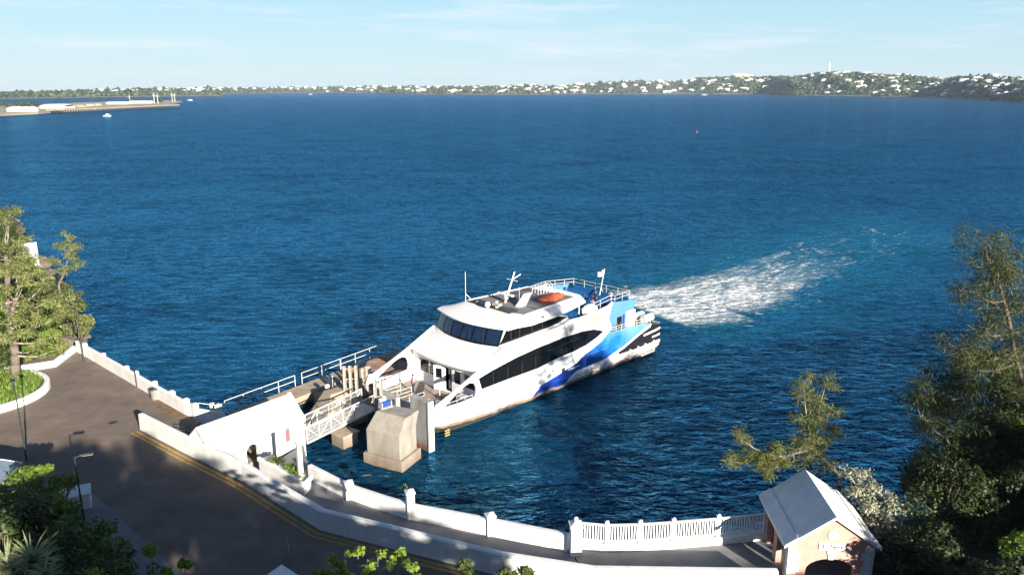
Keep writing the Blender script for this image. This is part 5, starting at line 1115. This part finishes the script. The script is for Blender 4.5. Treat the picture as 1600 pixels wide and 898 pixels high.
mb.box((-1.7, 3.15, 1.62), (.8, 3.25, 1.76), GALV); mb.box((-1.7, 6.15, 1.62), (.8, 6.25, 1.76), GALV); mb.build('boarding_ramp', fer)
# black fender pads and ladder marks along the waterline near the bow and stern
mb = MB()
for k in range(4): mb.box((1.2, .12, -.2 + k * .22), (1.7, .2, -.1 + k * .22), YELL)
mb.build('bow_ladder', fer)
mb = MB()
for u in (26.5, 27.9, 29.2, 30.8): mb.box((u, -.16, .45), (u + .12, .3, 1.5), HOODW)
mb.box((26.3, -.2, .8), (31.6, -.08, .98), HOODW); mb.box((28.5, -.15, .2), (31.0, .25, .35), GALV); mb.build('stern_bracket', fer)
mb = MB(); mb.box((15.7, -.05, 1.75), (16.1, -.0, 2.2), BLACK); mb.box((16.6, -.03, 1.75), (18.4, 0, 1.9), GALV); mb.build('hull_vent', fer)

# ================================================================== PEOPLE
def person(loc, rz, shirt, legs, lab, sit=False, parent=None):
    """one skinned body, about 1.75 m, feet at z=0 (or seat at .45 m)"""
    h = thing('person', lab, 'person', loc, rz)
    if sit: J = {'pel': (0, 0, .52), 'kL': (.42, .11, .52), 'fL': (.46, .12, .06), 'kR': (.42, -.11, .52), 'fR': (.46, -.12, .06)}
    else: J = {'pel': (0, 0, .93), 'kL': (.04, .11, .50), 'fL': (-.02, .13, .06), 'kR': (-.02, -.11, .50), 'fR': (.03, -.13, .06)}
    z0 = J['pel'][2]
    J.update({'hL': (0, .1, z0 - .04), 'hR': (0, -.1, z0 - .04), 'wst': (0.01, 0, z0 + .2), 'chs': (.02, 0, z0 + .42), 'nck': (0.03, 0, z0 + .56), 'sL': (.02, .18, z0 + .47), 'sR': (.02, -.18, z0 + .47),
              'eL': (.04, .25, z0 + .2), 'wL': (.22, .22, z0 + .05), 'eR': (.05, -.25, z0 + .2), 'wR': (.24, -.2, z0 + .08), 'tL': (J['fL'][0] + .17, J['fL'][1], .04), 'tR': (J['fR'][0] + .17, J['fR'][1], .04),
              'hdL': (.30, .21, z0 + .04), 'hdR': (.32, -.19, z0 + .07), 'jaw': (.05, 0, z0 + .66), 'crn': (.04, 0, z0 + .78)})
    R = {'pel': .135, 'hL': .09, 'hR': .09, 'kL': .062, 'kR': .062, 'fL': .045, 'fR': .045, 'tL': .04, 'tR': .04, 'wst': .12, 'chs': .14, 'nck': .06, 'sL': .07, 'sR': .07, 'eL': .045, 'eR': .045, 'wL': .032, 'wR': .032, 'hdL': .04, 'hdR': .04, 'jaw': .075, 'crn': .095}
    E_ = [('pel', 'hL'), ('hL', 'kL'), ('kL', 'fL'), ('fL', 'tL'), ('pel', 'hR'), ('hR', 'kR'), ('kR', 'fR'), ('fR', 'tR'), ('pel', 'wst'), ('wst', 'chs'), ('chs', 'nck'), ('chs', 'sL'), ('sL', 'eL'), ('eL', 'wL'), ('wL', 'hdL'), ('chs', 'sR'), ('sR', 'eR'), ('eR', 'wR'), ('wR', 'hdR'), ('nck', 'jaw'), ('jaw', 'crn')]
    def skin(name, keys, m, infl=0):
        ks = [k for k in J if k in keys]; ix = {k: i for i, k in enumerate(ks)}; me = bpy.data.meshes.new(name)
        me.from_pydata([J[k] for k in ks], [(ix[a], ix[b]) for a, b in E_ if a in ix and b in ix], []); me.materials.append(m)
        o = bpy.data.objects.new(name, me); COL.objects.link(o); o.parent = h
        sk = o.modifiers.new('skin', 'SKIN'); lay = me.skin_vertices[0] if len(me.skin_vertices) else None
        if lay is None:
            bm = bmesh.new(); bm.from_mesh(me); bm.verts.layers.skin.verify(); bm.to_mesh(me); bm.free(); lay = me.skin_vertices[0]
        for k, i in ix.items(): lay.data[i].radius = (R[k] + infl,) * 2; lay.data[i].use_root = (k in ('pel', 'chs') and (k == 'pel' or 'pel' not in ix))
        ss = o.modifiers.new('sub', 'SUBSURF'); ss.levels = 1; ss.render_levels = 1; return o
    skin('body', set(J), SKIN)
    skin('trousers', {'pel', 'hL', 'hR', 'kL', 'kR', 'fL', 'fR'}, legs, .016); skin('shirt', {'pel', 'wst', 'chs', 'sL', 'sR', 'eL', 'eR'}, shirt, .018)
    mb = MB(); mb.sphere((.02, 0, z0 + .80), (.115, .105, .105), HAIR, 12, 8); mb.build('hair', h, True, split=0)
    return h
def fw(u, v, z): a = FR; return (FB[0] + u * cos(a) - v * sin(a), FB[1] + u * sin(a) + v * cos(a), z)
person(fw(2.9, 6.4, 1.6), FR + pi * .9, LILAC, NAVY, 'crew member in a pale shirt standing on the ferry foredeck')
person(fw(-.9, 6.9, 1.75), FR + pi * 1.1, REDSH, NAVY, 'crew member in a reddish top standing by the white cabinet at the bow')
for i, (u, v, s, l, sit, lab) in enumerate([(22.0, 3.4, HAIR, NAVY, True, 'passenger in black sitting on the blue upper deck seats'), (23.1, 2.3, LILAC, NAVY, True, 'passenger in a pale top sitting nearest the white side of the upper deck'),
                                 (24.4, 3.0, NAVY, NAVY, False, 'passenger in dark clothes standing on the upper deck'), (25.6, 2.0, LILAC, NAVY, False, 'passenger in a lilac shirt standing by the aft upper rail'), (22.0, 6.2, REDSH, NAVY, True, 'passenger in a red brown top sitting on the far side of the upper deck')]):
    if sit: k = round((u - 14.6) / 1.05); u = 14.6 + k * 1.05
    person(fw(u, v, 5.97 if not sit else 5.95), FR + pi, s, l, lab, sit)

# ================================================================== VEGETATION
LM_CAS = leafmat('casuarina_foliage', (.018, .030, .010), (.11, .125, .038), .25)
LM_OLV = leafmat('olive_foliage', (.055, .075, .02), (.24, .265, .085), .25)
LM_DRK = leafmat('dark_broadleaf', (.014, .030, .009), (.085, .12, .028), .2)
LM_CLT = leafmat('sunny_casuarina', (.03, .05, .012), (.21, .23, .06), .3)  # lit copy of the casuarina foliage; sunlight is put into its colour
LM_MID = leafmat('mid_green_foliage', (.02, .045, .010), (.17, .25, .045), .3)
LM_THK = leafmat('shaded_thicket_foliage', (.008, .018, .006), (.05, .075, .02), .15)  # leaf colour taken close to black to put the thicket's shade into it
LM_BRT = leafmat('bright_broadleaf', (.06, .13, .012), (.26, .36, .05), .35)
LM_SIL = leafmat('silver_foliage', (.13, .15, .10), (.40, .42, .30), .1)
LM_PAL = leafmat('palm_blade', (.10, .14, .05), (.34, .38, .20), .2)
def cas_tree(name, label, base, tips_at, sub=.45, limbm=None, m=LM_CAS, seed=0, r0=.22, clump=.75, group=None, dens=16, trunk_pts=None, size=.42, cat='tree', asp=.16):
    """trunk with limbs that reach listed crown points; needle-like sprays around every twig"""
    rn = random.Random(seed); h = thing(name, label, cat, base, 0, group); b = Vector(base); mb = MB(); mt = MB(); tips = []
    tp = [Vector(p) - b for p in (trunk_pts or [base, tips_at[0]])]; tp[0] = Vector((0, 0, -.3)); n = len(tp)
    for i in range(n - 1):
        ra = r0 * (1 - .85 * i / n); rb = r0 * (1 - .85 * (i + 1) / n); k = 4
        p = tp[i]
        for j in range(1, k + 1):
            q = tp[i].lerp(tp[i + 1], j / k) + (Vector((rn.uniform(-1, 1), rn.uniform(-1, 1), 0)) * .06 if j < k else Vector()); mt.tube(p, q, ra + (rb - ra) * (j - 1) / k, BARK, ra + (rb - ra) * j / k, n=9); p = q
    mb = mt
    for t in tips_at:
        t = Vector(t) - b; best = None
        for i in range(n - 1):
            for j in range(9):
                s = tp[i].lerp(tp[i + 1], j / 8); sc = (s - t).length + max(0, s.z - t.z + .3) * 1.5 + 2.2 * max(0, t.z - 1.8 - s.z)
                if best is None or sc < best[0]: best = (sc, s, i)
        s = best[1]; L = (t - s).length; rr = min(r0 * .5, .02 + L * .022); p = s; k = max(3, int(L / .8)); d0 = (t - s) / k
        for j in range(1, k + 1):
            q = s + d0 * j + Vector((0, 0, -.10 * L * sin(pi * j / k))) + Vector((rn.uniform(-1, 1), rn.uniform(-1, 1), rn.uniform(-.5, .5))) * .12 * (j < k); mb.tube(p, q, rr * (1 - .7 * (j - 1) / k), limbm or BARKP, rr * (1 - .7 * j / k), n=6)
            if j > k * sub:
                for _ in range(2 if sub < .6 else 1):
                    e = q + Vector((rn.uniform(-1, 1), rn.uniform(-1, 1), rn.uniform(-.3, .8))) * clump * 1.1; mb.tube(q, e, rr * .25, BARKP, rr * .1, n=4); tips.append((tuple(e), (clump * rn.uniform(.6, 1), clump * rn.uniform(.6, 1), clump * rn.uniform(.45, .8))))
            p = q
        tips.append((tuple(t), (clump, clump, clump * .8)))
    mb.build('trunk', h, True, split=0)
    crown('crown', tips, m, h, n_per_m2=dens, size=size, aspect=asp, seed=seed, along=.6, shell=.15)
    return h
def bush_tree(name, label, base, rad, hgt, m, seed, group=None, leaf=.22, dens=26, nclump=16, cat='tree', flat=.8, trunk=.12, shell=.5, asp=.6):
    rn = random.Random(seed); h = thing(name, label, cat, base, 0, group); mb = MB(); tips = []
    cz = max(rad * flat * .8, hgt - rad * flat)
    fk = max(cz * .5, cz - rad * 1.0); mb.tube((0, 0, -.6), (0, 0, fk), trunk, BARK, trunk * .65, n=8); 
    for k in range(nclump):
        a = rn.uniform(0, 2 * pi); e = rn.uniform(-.35, 1); r = rad * rn.uniform(.45, .92); c = Vector((cos(a) * r * sqrt(max(0, 1 - e * e * .8)), sin(a) * r * sqrt(max(0, 1 - e * e * .8)), cz + e * rad * flat * .85))
        s = rad * rn.uniform(.26, .44); tips.append((tuple(c), (s, s, s * .75))); mb.tube((0, 0, fk - .05), c, trunk * .4, BARK, trunk * .12, n=5)
    mb.build('trunk', h, True, split=0); crown('crown', tips, m, h, n_per_m2=dens, size=leaf, aspect=asp, seed=seed, shell=shell); return h
def on(px, pyt, Y, r_up=0): t = PY(px, pyt, Y); return t, ground(t.x, Y)

# ---- left bank trees
def W(px, py, Y): return tuple(PY(px, py, Y))
cas_tree('juniper_tree', 'large spreading tree with pale trunk rising from the round planter', (-44.4, 65.3, 2.7),
         [W(38, 440, 66), W(10, 455, 64), W(75, 470, 67), W(60, 500, 64), W(85, 525, 66), W(20, 500, 62), W(-10, 430, 66), W(-12, 500, 64), W(40, 480, 63), W(65, 448, 69), W(5, 530, 63), W(60, 545, 65), W(88, 495, 68), W(25, 425, 68), W(45, 520, 62), W(-25, 470, 62), W(92, 545, 66)],
         m=LM_OLV, seed=5, r0=.42, sub=.75, clump=.82, dens=19, trunk_pts=[(-44.4, 65.3, 2.7), W(22, 540, 65.5), W(14, 505, 65), W(25, 470, 65)], size=.34, asp=.3)
cas_tree('juniper_tree', 'tree with pale bare limbs behind the big planter tree at the left edge', (-58, 86, 2.5),
         [W(10, 345, 86), W(30, 380, 85), W(50, 405, 84), W(5, 385, 84), W(-15, 360, 86), W(25, 415, 83), W(60, 425, 85), W(-5, 420, 84), W(40, 430, 84), W(-20, 400, 85), W(15, 330, 88)],
         m=LM_OLV, seed=8, r0=.4, sub=.75, clump=.95, dens=15, trunk_pts=[(-58, 86, 2.5), W(12, 430, 85.5), W(8, 390, 85.5)], size=.40, asp=.3)
cas_tree('leaning_tree', 'thin leaning tree with tufted top over the water at left', (-50.8, 84.5, 1.2), [W(108, 372, 86), W(122, 385, 86), W(96, 385, 86), W(112, 402, 86), W(90, 410, 86), W(122, 415, 86), W(100, 425, 86)],
         m=LM_OLV, seed=12, r0=.16, clump=.62, dens=24, trunk_pts=[(-50.8, 84.5, 1.2), W(92, 445, 85.5), W(103, 420, 86), W(108, 395, 86)], size=.30, asp=.3)
for i, (px, py, Y, r, m, lab) in enumerate([(118, 490, 77, 1.6, LM_OLV, 'green shrub nearest the far lamp on the left bank'), (95, 455, 84, 2.2, LM_OLV, 'leafy shrub under the leaning tree'), (75, 425, 92, 2.4, LM_DRK, 'dark shrub behind the leaning tree near the white shore wall'), (55, 470, 86, 2.6, LM_DRK, 'dark green shrub filling the bank behind the big tree'), (0, 600, 63, 1.1, LM_BRT, 'bright green shrub inside the round planter'), (20, 440, 96, 3.0, LM_OLV, 'tall shrub behind the tree with bare limbs'), (-15, 545, 68, 2.4, LM_DRK, 'dark shrub at the very left edge behind the planter'), (112, 455, 88, 1.7, LM_DRK, 'low dark shrub at the waterline of the left bank'), (12, 395, 104, 3.2, LM_OLV, 'farthest shrub of the left bank, beyond the white shore wall'), (-8, 350, 110, 3.6, LM_DRK, 'dark tall shrub at the left edge beyond the white shore wall')]):
    t, g = on(px, py, Y); hh = max(1.2, t.z - g); bush_tree('shrub', lab, (t.x, Y, g), r, hh, m, 40 + i, 'shrubs on the left bank', leaf=.26, dens=18, nclump=13, cat='shrub')
# ---- plants in the white planter box
for i, (px, py, c) in enumerate([(425, 722, LM_OLV), (437, 724, LM_DRK), (450, 733, LM_BRT), (458, 738, LM_BRT), (468, 747, LM_OLV)]):
    p = P(px, py, 2.3); h = thing('planter_plant', ['silvery green plant at the doorway end of the planter box', 'darker flowering plant second from the doorway in the planter box', 'yellow green tuft in the middle of the planter box', 'taller yellow green tuft beside the middle tuft of the planter box', 'low plant at the corner end of the planter box'][i], 'plant', (p.x, p.y, 2.28), 0, 'plants in the planter box')
    crown('foliage', [((0, 0, .22), (.42, .35, .32)), ((.2, .1, .3), (.25, .25, .3))], c, h, n_per_m2=140, size=.22, aspect=.18, seed=i, along=.7, shell=.1); mb = MB(); mb.tube((0, 0, 0), (0, 0, .3), .03, BARK, n=5); mb.build('stem', h)
p = P(633, 768, 2.95); h = thing('wall_plant', 'tiny green plant growing on the sea wall beside the tall pillar', 'plant', (p.x, p.y, 2.9)); crown('foliage', [((0, 0, .3), (.14, .14, .35))], LM_BRT, h, n_per_m2=200, size=.12, aspect=.5, seed=2); mb = MB(); mb.tube((0, 0, -.1), (0, 0, .4), .02, BARK, n=5); mb.build('stem', h)

# ---- lower left slope
LL = [(20, 800, 40.5, 1.9, LM_MID, 'leafy green bush between the bowed shelter roof and the pale block'), (62, 812, 38, 2.0, LM_MID, 'leafy green bush just below the pale block at lower left'), (115, 838, 36, 1.9, LM_MID, 'leafy green bush between the pavement lamp and the bottom edge'), (30, 838, 36, 2.1, LM_DRK, 'dark bush behind the spiky yucca'), (160, 862, 34, 1.6, LM_MID, 'leafy green bush beside the grey pavement, third up from the bottom'), (85, 868, 33, 1.9, LM_DRK, 'dark bush right of the spiky yucca at the bottom'), (205, 882, 32.5, 1.3, LM_MID, 'small green bush at the bottom end of the grey pavement'), (92, 742, 42.5, 1.1, LM_BRT, 'bright green bush just behind the pale block'), (135, 880, 31.5, 1.4, LM_DRK, 'dark bush at the bottom edge left of the pavement'),
      (0, 860, 33, 1.8, LM_DRK, 'dark bush in the bottom left corner')]
for i, (px, py, Y, r, m, lab) in enumerate(LL):
    t, g = on(px, py, Y); g = max(g, 2.4); bush_tree('bush', lab, (t.x, Y, g), r, max(1.2, t.z - g), m, 70 + i, 'bushes on the lower left slope', leaf=.24, dens=26, nclump=16, cat='bush')
for i, (px, py, Y, r, lab) in enumerate([(60, 728, 41.5, .85, 'slim sapling with an umbrella of bright leaves at lower left'), (78, 782, 38.5, .95, 'bright leafy sapling in front of the pale block')]):
    t, g = on(px, py, Y); g = max(g, 2.4); h = thing('sapling', lab, 'sapling', (t.x, Y, g), 0); hh = t.z - g; mb = MB(); mb.tube((0, 0, -.2), (.05, 0, hh - .25), .05, BARK, .03, n=7); rn = random.Random(i)
    cl = []
    for k in range(9): a = k * .7; e = (cos(a) * r * .62, sin(a) * r * .62, hh - .3 + rn.uniform(-.15, .15)); mb.tube((.05, 0, hh - .5), e, .02, BARK, .01, n=4); cl.append((e, (.26, .26, .1)))
    cl.append(((.05, 0, hh - .1), (.3, .3, .1))); mb.build('trunk', h); crown('crown', cl, LM_BRT, h, n_per_m2=90, size=.26, aspect=.7, seed=i, shell=.2, lo=.4)
# lit leafy saplings along the bottom
for i, (px, py, Y, r, m, lab, n) in enumerate([(520, 862, 27, .50, LM_BRT, 'bright sapling tip left of the wall lamp shadow at bottom centre', 5), (558, 853, 27.5, .55, LM_BRT, 'brightest leafy sapling at bottom centre', 7), (590, 866, 27, .6, LM_BRT, 'dense bright sapling at bottom centre, right of the brightest one', 7), (622, 858, 28, .22, LM_BRT, 'single thin sprig rising over the yellow lines', 3), (640, 882, 27, .4, LM_BRT, 'low bright sapling below the thin sprig', 5), (727, 876, 27, .22, LM_DRK, 'dark thin sprig against the white road wall', 4), (795, 886, 27, .38, LM_DRK, 'dark leafed sapling at the bottom edge under the long wall', 6), (820, 884, 27.5, .25, LM_DRK, 'small dark sapling right of its twin under the long wall', 4),
                                    (232, 852, 28, .2, LM_BRT, 'thin sapling over the lower end of the pavement', 4), (288, 872, 28, .25, LM_BRT, 'thin sapling on the dark road near the bottom left', 4), (250, 888, 27, .35, LM_BRT, 'low bright sapling at the bottom left of the road', 4), (150, 890, 26, .3, LM_BRT, 'bright sapling tip right of the spiky yucca', 4), (495, 886, 26.5, .4, LM_BRT, 'bright low sapling beside the kiosk roof', 5)]):
    t, g = on(px, py, Y); h = thing('sapling', lab, 'sapling', (t.x, Y, g), 0, 'saplings along the bottom slope'); hh = t.z - g; rn = random.Random(i + 5); mb = MB(); mb.tube((rn.uniform(-.3, .3), 0, -.3), (0, 0, hh - .1), .035, BARKP, .012, n=6); cl = []
    for k in range(n): a = rn.uniform(0, 6.3); zz = hh - .08 - k * r * .42; e = (cos(a) * r * (.45 + .16 * k), sin(a) * r * (.45 + .16 * k), zz); mb.tube((0, 0, zz - .15), e, .012, BARKP, .006, n=4); cl.append((e, (.24, .24, .15)))
    mb.build('stem', h); crown('crown', cl, m, h, n_per_m2=95, size=.17, aspect=.75, seed=i, shell=.2, lo=.35)
for i, (px, py, Y) in enumerate([(165, 853, 28), (203, 868, 28), (460, 838, 29)]):
    t, g = on(px, py, Y); h = thing('bare_sapling', ['bare twiggy sapling in front of the dark bushes at lower left', 'bare forked sapling leaning right at the bottom of the pavement', 'single bare twig crossing the dark road at bottom centre'][i], 'sapling', (t.x + .4, Y, g)); mb = MB(); tp = []; branch(mb, (0, 0, -.2), (-.1 + .15 * i, 0, 1), (t.z - g) * .62, .03, 2 if i < 2 else 0, random.Random(i), BARKP, tp, .6, .3, (2, 3), .5)
    if i == 2: mb.tube((0, 0, 0), (-.75, 0, t.z - g), .022, BARKP, .008, n=5)
    mb.build('stem', h)
# spiky yuccas at the bottom left corner
def yucca(px, py, Y, n, L, lab, seed):
    t, g = on(px, py, Y); hh = max(1, t.z - g - L * .7); h = thing('yucca', lab, 'yucca', (t.x, Y, g), 0); mb = MB(); mb.tube((0, 0, -.3), (0, 0, hh), .12, BARK, .09, n=8); mb.build('trunk', h); r = np.random.RandomState(seed); V = []; T = []
    for k in range(n):
        a = r.rand() * 6.283; e = r.uniform(-.1, 1.35); l = L * r.uniform(.7, 1.1); pr = None; sd = np.array([-sin(a), cos(a), 0.]); s = 5
        for j in range(s + 1):
            u = j / s; el = e - .7 * u * u; p = np.array([cos(a) * cos(el) * l * u, sin(a) * cos(el) * l * u, hh + sin(e) * l * u - .35 * l * u * u * (1 - .5 * e)]); wd = .045 * (1 - u) ** .6 * (1 if j else .8) + .003; c = (p - sd * wd, p + sd * wd)
            if pr: V += [pr[0], pr[1], c[1], c[0]]; T.append(np.clip(.35 + .5 * r.rand(), 0, 1))
            pr = c
    o = bpy.data.objects.new('blades', quad_mesh('blades', np.array(V), LM_PAL, np.array(T))); COL.objects.link(o); o.parent = h
yucca(8, 858, 25, 90, 1.0, 'spiky yucca at the left edge of the bottom corner', 1)
yucca(46, 850, 25, 100, 1.1, 'largest spiky yucca in the bottom left corner', 2)
yucca(68, 880, 24, 60, .8, 'small spiky yucca right of the largest one', 3)

# ---- right side
cas_tree('casuarina_tree', 'tall feathery casuarina standing against the sea at the right edge', (31.5, 40.5, 2.3),
         [W(1540, 388, 38.0), W(1562, 400, 38.0), W(1520, 410, 38.0), W(1550, 430, 38.0), W(1528, 460, 37.5), W(1575, 440, 38.0), W(1560, 480, 38.0), W(1590, 470, 38.5), W(1540, 520, 37.5), W(1500, 545, 37.0), W(1580, 520, 38.0), W(1520, 575, 37.0), W(1605, 560, 39.0), W(1560, 560, 37.0), W(1590, 610, 38.0), W(1620, 500, 39.0),],
         seed=21, r0=.15, limbm=BARK, clump=.98, dens=26, trunk_pts=[(31.5, 40.5, 2.3), W(1605, 640, 38.5), W(1580, 520, 38.2), W(1560, 440, 38.0), W(1540, 395, 38.0)], size=.30, asp=.10)
cas_tree('casuarina_tree', 'dark casuarina reaching left over the water beside the tall one', (31.0, 43.0, 2.0),
         [W(1445, 600, 42), W(1465, 630, 42), W(1500, 560, 43), W(1480, 590, 42), W(1440, 655, 41), W(1470, 680, 41), W(1520, 600, 42), W(1500, 650, 42), W(1430, 620, 42), W(1540, 560, 43), W(1520, 680, 41)],
         m=LM_THK, seed=22, r0=.24, clump=1.1, dens=20, trunk_pts=[(31.0, 43.0, 2.0), W(1560, 700, 43), W(1510, 600, 43)], size=.36, asp=.12)
cas_tree('casuarina_tree', 'casuarina with pale bent limbs leaning out over the water behind the gatehouse', (20.6, 43.5, 1.6),
         [W(1158, 685, 42), W(1140, 720, 42), W(1170, 712, 42), W(1185, 725, 41.5), W(1205, 705, 42), W(1200, 735, 42), W(1220, 720, 42), W(1250, 690, 43), W(1270, 705, 43), W(1262, 615, 44), W(1255, 600, 44), W(1275, 650, 44), W(1290, 600, 44), W(1297, 640, 44), W(1298, 680, 43), W(1250, 725, 42.5), W(1290, 725, 43), W(1262, 660, 43.5)],
         m=LM_CLT, seed=23, r0=.13, clump=.62, dens=36, trunk_pts=[(20.6, 43.5, 1.6), W(1310, 740, 43.5), W(1270, 700, 43.3), W(1230, 712, 42.6)], size=.30, asp=.11)
h = cas_tree('silver_bush', 'pale silvery bush behind the right side of the gatehouse roof', (21.5, 39.5, 2.2), [W(1325, 738, 40), W(1345, 755, 40), W(1370, 765, 39.5), W(1395, 785, 39), W(1355, 785, 39.5), W(1385, 810, 39), W(1410, 800, 39), W(1420, 830, 38.5), W(1380, 840, 38.5), W(1400, 865, 38), W(1365, 815, 39), W(1415, 860, 38.5), W(1340, 775, 40), W(1390, 885, 38), W(1345, 810, 39.8)],
         m=LM_SIL, seed=31, r0=.16, clump=.52, dens=44, trunk_pts=[(21.5, 39.5, 2.2), W(1375, 850, 39), W(1370, 800, 39.3)], size=.17, cat='bush', asp=.5)
RR = [(1560, 668, 42, 3.0, LM_THK, 'dark tree under the tall casuarina'), (1490, 700, 40, 2.6, LM_THK, 'dark tree left of the casuarina, by the waterline'), (1605, 600, 42, 2.8, LM_THK, 'dark tree at the right edge behind the casuarina'), (1462, 760, 44, 2.4, LM_THK, 'dark tree right of the silver bush'), (1535, 765, 41.5, 3.0, LM_THK, 'dark tree in the middle of the right thicket'), (1605, 745, 41, 2.8, LM_THK, 'dark tree halfway down the right edge'), (1468, 840, 36, 2.0, LM_THK, 'dark tree below and right of the silver bush'), (1560, 885, 31.5, 1.6, LM_THK, 'dark tree near the bottom of the right thicket'),
      (1400, 870, 36.5, 1.7, LM_THK, 'dark bush between the gatehouse wall and the silver bush'), (1612, 880, 30, 1.7, LM_THK, 'dark tree in the bottom right corner'), (1592, 640, 41, 1.2, LM_BRT, 'bright lit leaves low on the right edge'), (1588, 575, 43, 1.5, LM_OLV, 'olive leafed tree beside the casuarina trunk'), (1446, 800, 40, 1.2, LM_OLV, 'olive shrub amid the dark right thicket'), (1600, 835, 34, .9, LM_BRT, 'bright yellow green sapling at the lower right edge'), (1340, 860, 41, 1.8, LM_THK, 'dark bush right behind the gatehouse'), (1230, 760, 44, 1.4, LM_THK, 'dark bush below the casuarina limbs, left of the gatehouse roof')]
for i, (px, py, Y, r, m, lab) in enumerate(RR):
    t, g = on(px, py, Y); g = max(g, .6); bush_tree('thicket_tree', lab, (t.x, Y, g), r, max(1.4, t.z - g), m, 100 + i, 'trees and bushes of the right thicket', leaf=.19 if m is not LM_BRT else .16, dens=34, nclump=24, flat=.95, cat='tree', trunk=.12 if r > 1 else .035)

# ---- trees on the slope behind the camera; they shade the road, the walkway and the cove
proto = []
for k in range(3):
    t = bush_tree('slope_tree', 'leafy tree on the slope above the road', (0, -6, 10), 3.6, 8.0, LM_DRK, 200 + k, 'trees on the slope above the road', leaf=.55, dens=4.2, nclump=20, flat=.85, trunk=.2); proto.append(t)
PROF = [(4.5, 23.4), (8.2, 23.9), (12, 22.2), (16.5, 20.2), (20.5, 19.2), (66, 30.5), (71, 31), (77, 31), (84, 31.5), (92, 31.5), (101, 32), (111, 32)]
rn = random.Random(9)
for i, (x, top) in enumerate(PROF):
    t = proto[i] if i < 3 else copy_tree(proto[i % 3]); y = -6 + rn.uniform(-1, 1); g = ground(x, y); s = .9 + rn.uniform(-.1, .2) if x < 43 else 1.25
    if x < 43: s = .58
    t.location = (x, y, top - 8.0 * s); t.scale = (s, s, s); t.rotation_euler = (0, 0, rn.uniform(0, 6))

for i, (x, top) in enumerate([(51.5, 26.8), (55, 29.3), (59, 31.0), (63, 30.5)]):
    g = ground(x, -6); bush_tree('slope_tree', 'tall leafy tree on the slope above the road', (x, -6 + rn.uniform(-1, 1), g), 2.1, top - g, LM_DRK, 230 + i, 'tall trees on the slope above the road', leaf=.5, dens=3.6, nclump=11, flat=.75, trunk=.2)

for i in range(9):
    x = 1.5 + i * 2.2; y = -5.2 + rn.uniform(-1.5, 1.5); top = float(np.interp(x, [-19, -9, 0, 6, 10, 14, 18], [18.5, 20.2, 22.3, 22.8, 21.8, 20.6, 19.6])) + rn.uniform(-.3, .3); g = ground(x, y)
    bush_tree('slope_bush', 'dense dark bush on the slope above the road', (x, y, g - .4), 1.75, max(1.5, top - g + .4), LM_DRK, 260 + i, 'bushes on the slope above the road', leaf=.45, dens=14, nclump=24, flat=1.1, trunk=.1, cat='bush', shell=.2)

for i in range(10):
    x = 56 + i * 3.0; y = -6 + rn.uniform(-1.5, 1.5); g = ground(x, y)
    bush_tree('slope_bush', 'dense dark bush on the slope above the cove', (x, y, g - .4), 2.0, max(1.5, 27.0 - g), LM_DRK, 290 + i, 'bushes on the slope above the cove', leaf=.5, dens=9, nclump=20, flat=1.1, trunk=.1, cat='bush', shell=.2)

for i in range(9):
    x = -2 + i * 3.0; y = -3.5 + rn.uniform(-1, 1); g = ground(x, y)
    bush_tree('slope_bush', 'low dense bush in front of the taller bushes on the slope', (x, y, g - .6), 1.9, 2.3, LM_DRK, 320 + i, 'low bushes on the slope', leaf=.45, dens=14, nclump=24, flat=1.0, trunk=.1, cat='bush', shell=.2)
cas_tree('casuarina_tree', 'dark casuarina filling the middle of the right thicket', (31.5, 42.5, 2.3),
         [W(1520, 640, 41.5), W(1560, 620, 41.5), W(1500, 690, 41.0), W(1540, 700, 40.5), W(1585, 680, 40.5), W(1470, 730, 41.5), W(1515, 750, 40.5), W(1575, 740, 40.0), W(1590, 790, 39.5), W(1545, 800, 39.5), W(1490, 790, 40.5), W(1600, 640, 41.5), W(1560, 850, 38.5), W(1500, 850, 39.5), W(1450, 700, 42.5)],
         m=LM_THK, seed=41, r0=.18, limbm=BARK, clump=.9, dens=20, trunk_pts=[(31.5, 42.5, 2.3), W(1580, 760, 41.5), W(1560, 660, 41.5)], size=.32, asp=.12)
